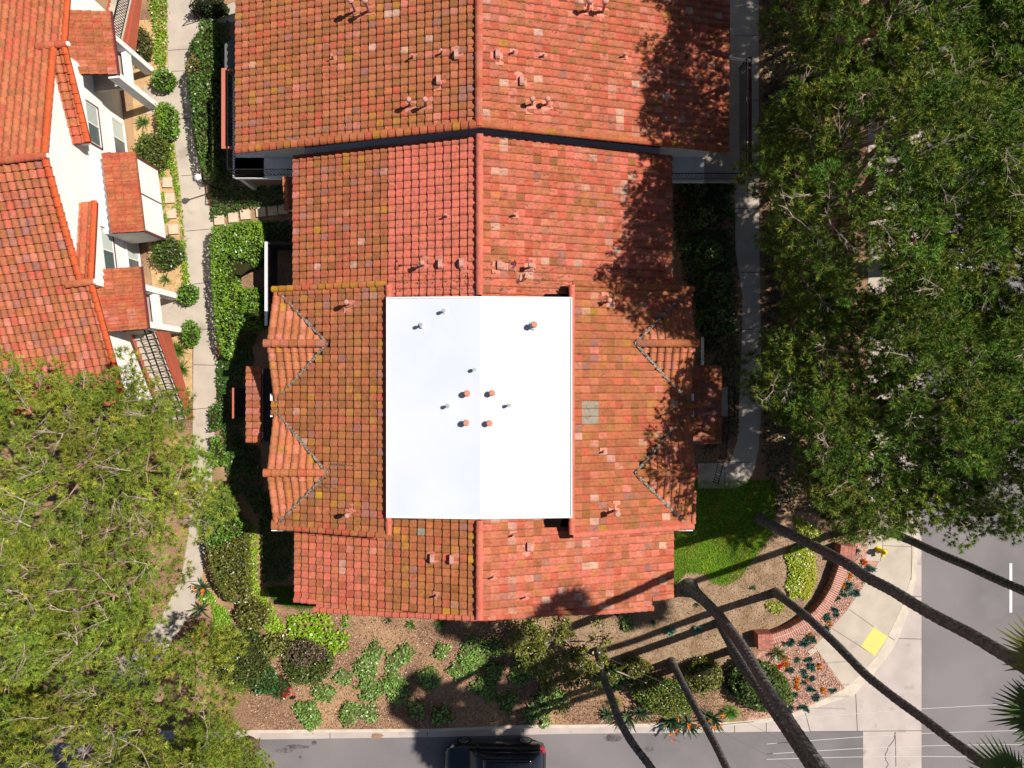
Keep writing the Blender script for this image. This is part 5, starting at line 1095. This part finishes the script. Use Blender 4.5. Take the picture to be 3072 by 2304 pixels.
# ------------------------------------------------------------------ curved brick wall
bw = empty('brick_wall', P(2470, 1820), 'low curved red brick wall with a square pillar at each end', 'wall')
cp = [(2540, 1672), (2533, 1690), (2520, 1728), (2505, 1768), (2482, 1808), (2453, 1843), (2415, 1873), (2370, 1898), (2325, 1914), (2300, 1921)]
wp = []
for (x, y) in cp: wp.append(P(x, y, .55))
fine = []
for i in range(len(wp) - 1):
    for k in range(6): 
        fine.append(wp[i].lerp(wp[i + 1], k / 6))
fine.append(wp[-1])
for _ in range(3):
    for k in range(1, len(fine) - 1): fine[k] = (fine[k - 1] + fine[k + 1]) / 2 * .5 + fine[k] * .5
brk = MB(); mort = MB(); mort.col = (.68, .50, .42)
cum = [0]
for k in range(1, len(fine)): cum.append(cum[-1] + (fine[k] - fine[k - 1]).length)
def atlen(s):
    for k in range(1, len(cum)):
        if s <= cum[k] or k == len(cum) - 1:
            t = (s - cum[k - 1]) / (cum[k] - cum[k - 1]); p = fine[k - 1].lerp(fine[k], t); d = (fine[k] - fine[k - 1]).normalized(); return p, d
TOT = cum[-1]; s = .04; pitch = .105; Wd = .235
while s < TOT:
    p, d = atlen(s); n = Vector((-d.y, d.x, 0))
    for off in (-Wd / 2, Wd / 2):
        brk.col = jit((.34, .12, .088), .22); c = p + n * off; brk.obox((c.x, c.y), (d.x, d.y), (n.x, n.y), .036, Wd / 2 - .012, .50, .605)
    s += pitch
n_s = int(TOT / .24)
for k in range(n_s):
    p, d = atlen((k + .5) * TOT / n_s); n = Vector((-d.y, d.x, 0))
    for row in range(5):
        for sd_ in (-1, 1):
            brk.col = jit((.30, .095, .065), .2); c = p + n * sd_ * (Wd - .045); brk.obox((c.x, c.y), (d.x, d.y), (n.x, n.y), .108, .045, .01 + row * .095, .01 + row * .095 + .083)
for k in range(len(fine) - 1):
    a_, b_ = fine[k], fine[k + 1]; d = (b_ - a_).normalized(); n = Vector((-d.y, d.x, 0)) * (Wd - .012)
    mort.prism([(a_.x + n.x, a_.y + n.y, .592), (a_.x - n.x, a_.y - n.y, .592), (b_.x - n.x, b_.y - n.y, .592), (b_.x + n.x, b_.y + n.y, .592)][::1], .6)
brk.build('bricks', M['brick'], bw); mort.build('mortar', M['brick'], bw)
for (x, y, ang) in ((2542, 1660, -.12), (2296, 1925, .03)):
    c = P(x, y, .7); ax = (math.cos(ang), math.sin(ang)); ay = (-math.sin(ang), math.cos(ang)); pb = MB(); pm = MB(); pm.col = (.52, .36, .28)
    pm.obox((c.x, c.y), ax, ay, .36, .36, 0, .735)
    for i in range(4):
        for j in range(8):
            pb.col = jit((.36, .12, .085), .24); u = (i - 1.5) * .185; v = (j - 3.5) * .0925
            if (i + j // 2) % 2: pass
            pb.obox((c.x + ax[0] * u + ay[0] * v, c.y + ax[1] * u + ay[1] * v), ax, ay, .086, .040, .70, .752)
    for row in range(7):
        for sgn in (-1, 1):
            for i in range(3):
                for (e, f) in ((ax, ay), (ay, ax)):
                    pb.col = jit((.32, .10, .07), .2); u = (i - 1) * .24
                    pb.obox((c.x + e[0] * u + f[0] * sgn * .345, c.y + e[1] * u + f[1] * sgn * .345), e, f, .11, .028, .02 + row * .098, .105 + row * .098)
    q = pm.build('pillar', M['brick'], bw); pb.build('pillar_bricks', M['brick'], q)

def chips(name, polys, n, size, cols, m='core', z=.02):
    A = [[(P(x, y).x, P(x, y).y) for x, y in q] for q in polys]; S = np.concatenate([poly_sample(a, int(n * poly_area(a) / sum(poly_area(b) for b in A))) for a in A])
    pts = np.stack([S[:, 0], S[:, 1], z + RNG.random(len(S)) * .02], 1); c = np.array(cols)[RNG.integers(0, len(cols), len(pts))] * RNG.uniform(.7, 1.3, (len(pts), 1))
    tag(fast(name, leaf_quads(pts, size, .55, .4), 4, np.clip(c, .003, 1), M[m]), kind='stuff')
MB1 = [(640, 1900), (800, 1840), (1060, 1840), (1700, 1850), (1760, 1960), (2000, 2000), (2260, 2010), (2300, 2150), (1900, 2170), (1540, 2174), (1300, 2183), (780, 2188)]
chips('bark_chips', [MB1], 24000, .085, [(.52, .36, .25), (.42, .25, .16), (.16, .08, .05), (.10, .05, .035), (.28, .15, .09), (.60, .44, .33)])
chips('dry_leaves', [[(1700, 1850), (2020, 1800), (2240, 1700), (2340, 1580), (2480, 1580), (2500, 1760), (2380, 1880), (2200, 1990), (1800, 1980)]], 9000, .07, [(.46, .34, .20), (.30, .20, .12), (.12, .08, .045), (.52, .40, .26)])
chips('gravel_stones', [[(2560, 1620), (2600, 1690), (2596, 1748), (2541, 1828), (2496, 1878), (2442, 1935), (2528, 2062), (2470, 2092), (2380, 2134), (2310, 2148), (2385, 2105), (2330, 2010), (2270, 1980), (2340, 1935), (2440, 1875), (2515, 1790), (2550, 1700)]], 9000, .075,
      [(.66, .44, .35), (.72, .55, .45), (.48, .28, .20), (.22, .12, .08), (.58, .36, .28)])
chips('sand_litter', [[(410, 60), (500, 60), (523, 400), (547, 600), (570, 1000), (575, 1180), (500, 1230), (430, 500)]], 3000, .06, [(.62, .45, .26), (.35, .22, .12), (.18, .10, .05)])
# ------------------------------------------------------------------ hydrant, lamp, gate, lid, wires
c = P(2634, 1648); hy = empty('fire_hydrant', c, 'yellow fire hydrant on the pavement beside the upper brick pillar', 'hydrant')
mb = MB(); mb.tube([c + Vector((0, 0, z)) for z in (0, .05, .06, .5, .52, .58, .66, .72, .74)], [.17, .17, .11, .11, .14, .14, .11, .05, .05], 14); mb.build('body', M['hydrant'], hy, True)
mb = MB(); mb.tube([c + Vector((0, 0, .73)), c + Vector((0, 0, .80))], .035, 5); mb.build('cap_nut', M['hydrant'], hy)
for dx, dy, r in ((.2, .05, .06), (-.2, -.05, .06), (.04, -.22, .085)):
    mb = MB(); mb.tube([c + Vector((0, 0, .4)), c + Vector((dx, dy, .4)), c + Vector((dx * 1.15, dy * 1.15, .4))], [r, r, r * 1.2], 10); mb.build('outlet', M['hydrant'], hy)
c = P(655, 572); lp = empty('lamp_post', c, 'slim dark lamp post with a white lantern beside the walkway', 'lamp')
mb = MB(); mb.tube([c, c + Vector((0, 0, .1)), c + Vector((0, 0, .12)), c + Vector((0, 0, 2.1))], [.09, .09, .045, .035], 10); mb.build('pole', M['iron'], lp)
mb = MB(); mb.tube([c + Vector((0, 0, 2.1)), c + Vector((0, 0, 2.35))], [.08, .13], 6); mb.build('lantern_glass', M['whitepaint'], lp)
mb = MB(); mb.tube([c + Vector((0, 0, 2.35)), c + Vector((0, 0, 2.39)), c + Vector((0, 0, 2.46))], [.17, .15, .03], 6); mb.build('lantern_roof', M['whitepaint'], lp)
gt = empty('gate', P(650, 40), 'black iron gate and fence panel across the path at the top', 'gate')
a_ = P(602, 62); b_ = P(690, 34)
mb = MB(); railing(mb, (a_.x, a_.y), (b_.x, b_.y), 0, 1.3, 10); railing(mb, (a_.x, a_.y), (a_.x + .9, a_.y + .9), 0, 1.3, 7); mb.build('panel', M['iron'], gt)
p = P(2437, 1953); mb = MB(); mb.obox((p.x, p.y), (.8, .6), (-.6, .8), .2, .13, 0, .03); tag(mb.build('utility_lid', M['kerb']), 'small pale utility lid in the gravel at the pavement corner', 'utility lid')
wr = 0
for i, (x0, y0, x1, y1, z, lab) in enumerate([(2000, 2190, 3400, 2098, 9.0, 'overhead wire, uppermost of those crossing the right street'), (2300, 2232, 3400, 2190, 9.0, 'overhead wire, second from the top over the right street'), (2300, 2262, 3400, 2238, 9.0, 'overhead wire, third from the top over the right street'),
                                              (2300, 2278, 3400, 2290, 9.0, 'overhead wire, lowest of those crossing the right street'), (1825, 1975, 2480, 2290, 6.0, 'thin wire slanting over the rounded shrubs, upper one'), (1730, 2000, 2460, 2345, 6.0, 'thin wire slanting over the rounded shrubs, lower one')]):
    a_ = P(x0, y0, z); b_ = P(x1, y1, z); pl = [a_.lerp(b_, k / 12) - Vector((0, 0, .35 * math.sin(math.pi * k / 12))) for k in range(13)]
    mb = MB(); mb.tube(pl, .006 if i > 3 else .011, 5); tag(mb.build('overhead_wire', M['cable'] if i < 4 else M['graycable']), lab, 'wire', 'overhead wires')
# sticks, boards
def stick(px0, py0, px1, py1, z, w_, m, nm, lab):
    mb = MB(); mb.beam(P(px0, py0) + Vector((0, 0, z)), P(px1, py1) + Vector((0, 0, z)), w_, w_ * .6); tag(mb.build(nm, M[m]), lab, nm.replace('_', ' '))
stick(1996, 1813, 2035, 1807, .04, .05, 'twig', 'wooden_stake', 'pale wooden stake lying on dry soil by the roof corner')
stick(1838, 1990, 1930, 2027, .9, .05, 'twig', 'bamboo_cane', 'pale bamboo cane slanting over the round shrub')

# ------------------------------------------------------------------ cars
def car(name, label, ox, oy, heading, Lc, Wc, Hc, paint, group=None):
    """heading: direction the nose points (radians); ox, oy centre"""
    root = empty(name, (ox, oy, RZ), label, 'car', group); ch, sh = math.cos(heading), math.sin(heading)
    def T(x, y, z): return Vector((ox + ch * x - sh * y, oy + sh * x + ch * y, RZ + z))
    def loft(secs, nm, m, parent, sm=True):
        mb = MB(); k = len(secs[0]); vs = [T(*p) for s_ in secs for p in s_]; fs = []
        for i in range(len(secs) - 1):
            for j in range(k): fs.append((i * k + j, i * k + (j + 1) % k, (i + 1) * k + (j + 1) % k, (i + 1) * k + j))
        fs.append(list(range(k - 1, -1, -1))); fs.append([(len(secs) - 1) * k + j for j in range(k)]); mb.add(vs, fs)
        o = mb.build(nm, m, parent, sm); return o
    h = Wc / 2; L2_ = Lc / 2
    st = [(-L2_, .80, .45, .80), (-L2_ + .07, .93, .32, .98), (-L2_ + .35, 1.0, .26, 1.06), (-L2_ + 1.0, 1.0, .24, 1.05), (0, 1.0, .24, 1.02), (L2_ - 1.5, 1.0, .24, 1.0), (L2_ - .8, .98, .26, .93), (L2_ - .3, .90, .30, .84), (L2_ - .08, .76, .36, .72), (L2_, .6, .42, .6)]
    secs = []
    for x, w_, zb, zt in st:
        W_ = h * w_; secs.append([(x, -W_ * .9, zb), (x, -W_, zb + .18), (x, -W_ * .99, (zb + zt) / 2 + .05), (x, -W_ * .93, zt - .04), (x, -W_ * .80, zt), (x, 0, zt + .025), (x, W_ * .80, zt), (x, W_ * .93, zt - .04), (x, W_ * .99, (zb + zt) / 2 + .05), (x, W_, zb + .18), (x, W_ * .9, zb)])
    body = loft(secs, 'body', paint, root)
    gs = []
    for x, zt, w_ in ((-L2_ + .12, 1.05, .84), (-L2_ + .42, Hc - .12, .76), (-L2_ + .8, Hc - .02, .72), (0, Hc, .73), (L2_ - 2.1, Hc - .06, .72), (L2_ - 1.75, Hc - .22, .75), (L2_ - 1.15, 1.02, .82)):
        zb = .96; gs.append([(x, -h * .9, zb), (x, -h * (.9 + w_) / 2, (zb + zt) / 2 + .02), (x, -h * w_, max(zt - .05, zb + .02)), (x, -h * w_ * .85, max(zt, zb + .03)), (x, 0, max(zt + .03, zb + .04)), (x, h * w_ * .85, max(zt, zb + .03)), (x, h * w_, max(zt - .05, zb + .02)), (x, h * (.9 + w_) / 2, (zb + zt) / 2 + .02), (x, h * .9, zb)])
    loft(gs, 'cabin_glass', M['carglass'], root)
    rs_ = []
    for x, w_, dz in ((-L2_ + .5, .70, -.06), (-L2_ + .8, .715, .0), (0, .73, .02), (L2_ - 2.1, .72, -.045), (L2_ - 1.9, .70, -.12)):
        z = Hc + dz; rs_.append([(x, -h * w_, z - .04), (x, -h * w_ * .87, z + .012), (x, 0, z + .045), (x, h * w_ * .87, z + .012), (x, h * w_, z - .04)])
    loft(rs_, 'roof', paint, root)
    for xx in (-L2_ + .95, L2_ - .92):
        for sy in (-1, 1):
            mb = MB(); y0 = sy * (h - .22); y1 = sy * (h + .015); R_ = .36
            mb.tube([T(xx, y0, R_), T(xx, sy * (h - .03), R_), T(xx, y1, R_)], [R_, R_, R_ * .93], 24); wl = mb.build('wheel', M['tyre'], root)
            rm = MB(); rm.tube([T(xx, y1 - sy * .06, R_), T(xx, y1 - sy * .03, R_)], [.24, .24], 24)
            for k in range(10):
                a = k * math.pi / 5; rm.beam(T(xx, y1 + sy * .004, R_), T(xx + math.cos(a) * .235, y1 + sy * .004, R_ + math.sin(a) * .235), .035, .02)
            rm.tube([T(xx, y1, R_), T(xx, y1 + sy * .012, R_)], [.05, .045], 12)
            ring = [T(xx + math.cos(a) * .24, y1 + sy * .003, R_ + math.sin(a) * .24) for a in [k * math.pi / 12 for k in range(25)]]; rm.tube(ring, .018, 5, False)
            rm.build('rim', M['rim'], wl)
    for sy in (-1, 1):
        mb = MB(); mb.beam(T(-L2_ + .03, sy * h * .70, .92), T(-L2_ + .22, sy * h * .99, .95), .14, .16); mb.build('tail_light', M['tail'], root)
        mb = MB(); mb.beam(T(L2_ - .10, sy * h * .52, .66), T(L2_ - .42, sy * h * .93, .76), .12, .12); mb.build('headlight', M['lamp'], root)
        mb = MB(); mb.beam(T(L2_ - 1.6, sy * h * .98, 1.02), T(L2_ - 1.62, sy * (h + .18), 1.06), .12, .14); mb.build('side_mirror', paint, root)
        mb = MB(); mb.beam(T(-L2_ + .75, sy * h * .60, Hc + .06), T(L2_ - 2.3, sy * h * .60, Hc + .05), .04, .04); mb.build('roof_rail', M['iron'], root)
    mb = MB(); mb.beam(T(-L2_ + .02, -h * .55, .6), T(-L2_ + .02, h * .55, .6), .12, .2); mb.build('rear_bumper', M['iron'], root)
    return root
a_ = P(1333, 2215); b_ = P(1640, 2215)
car('parked_car', 'black sport utility car parked at the kerb, cut by the bottom edge', (a_.x + b_.x) / 2 - .02, a_.y - .98 + .02, math.pi, (b_.x - a_.x) * .965, 1.95, 1.68, M['carpaint'])
cv = P(2850, 905)
car('parked_car', 'white car mostly hidden under the pines on the right street', cv.x, cv.y, math.pi / 2, 5.0, 1.95, 1.6, M['whitevan'])
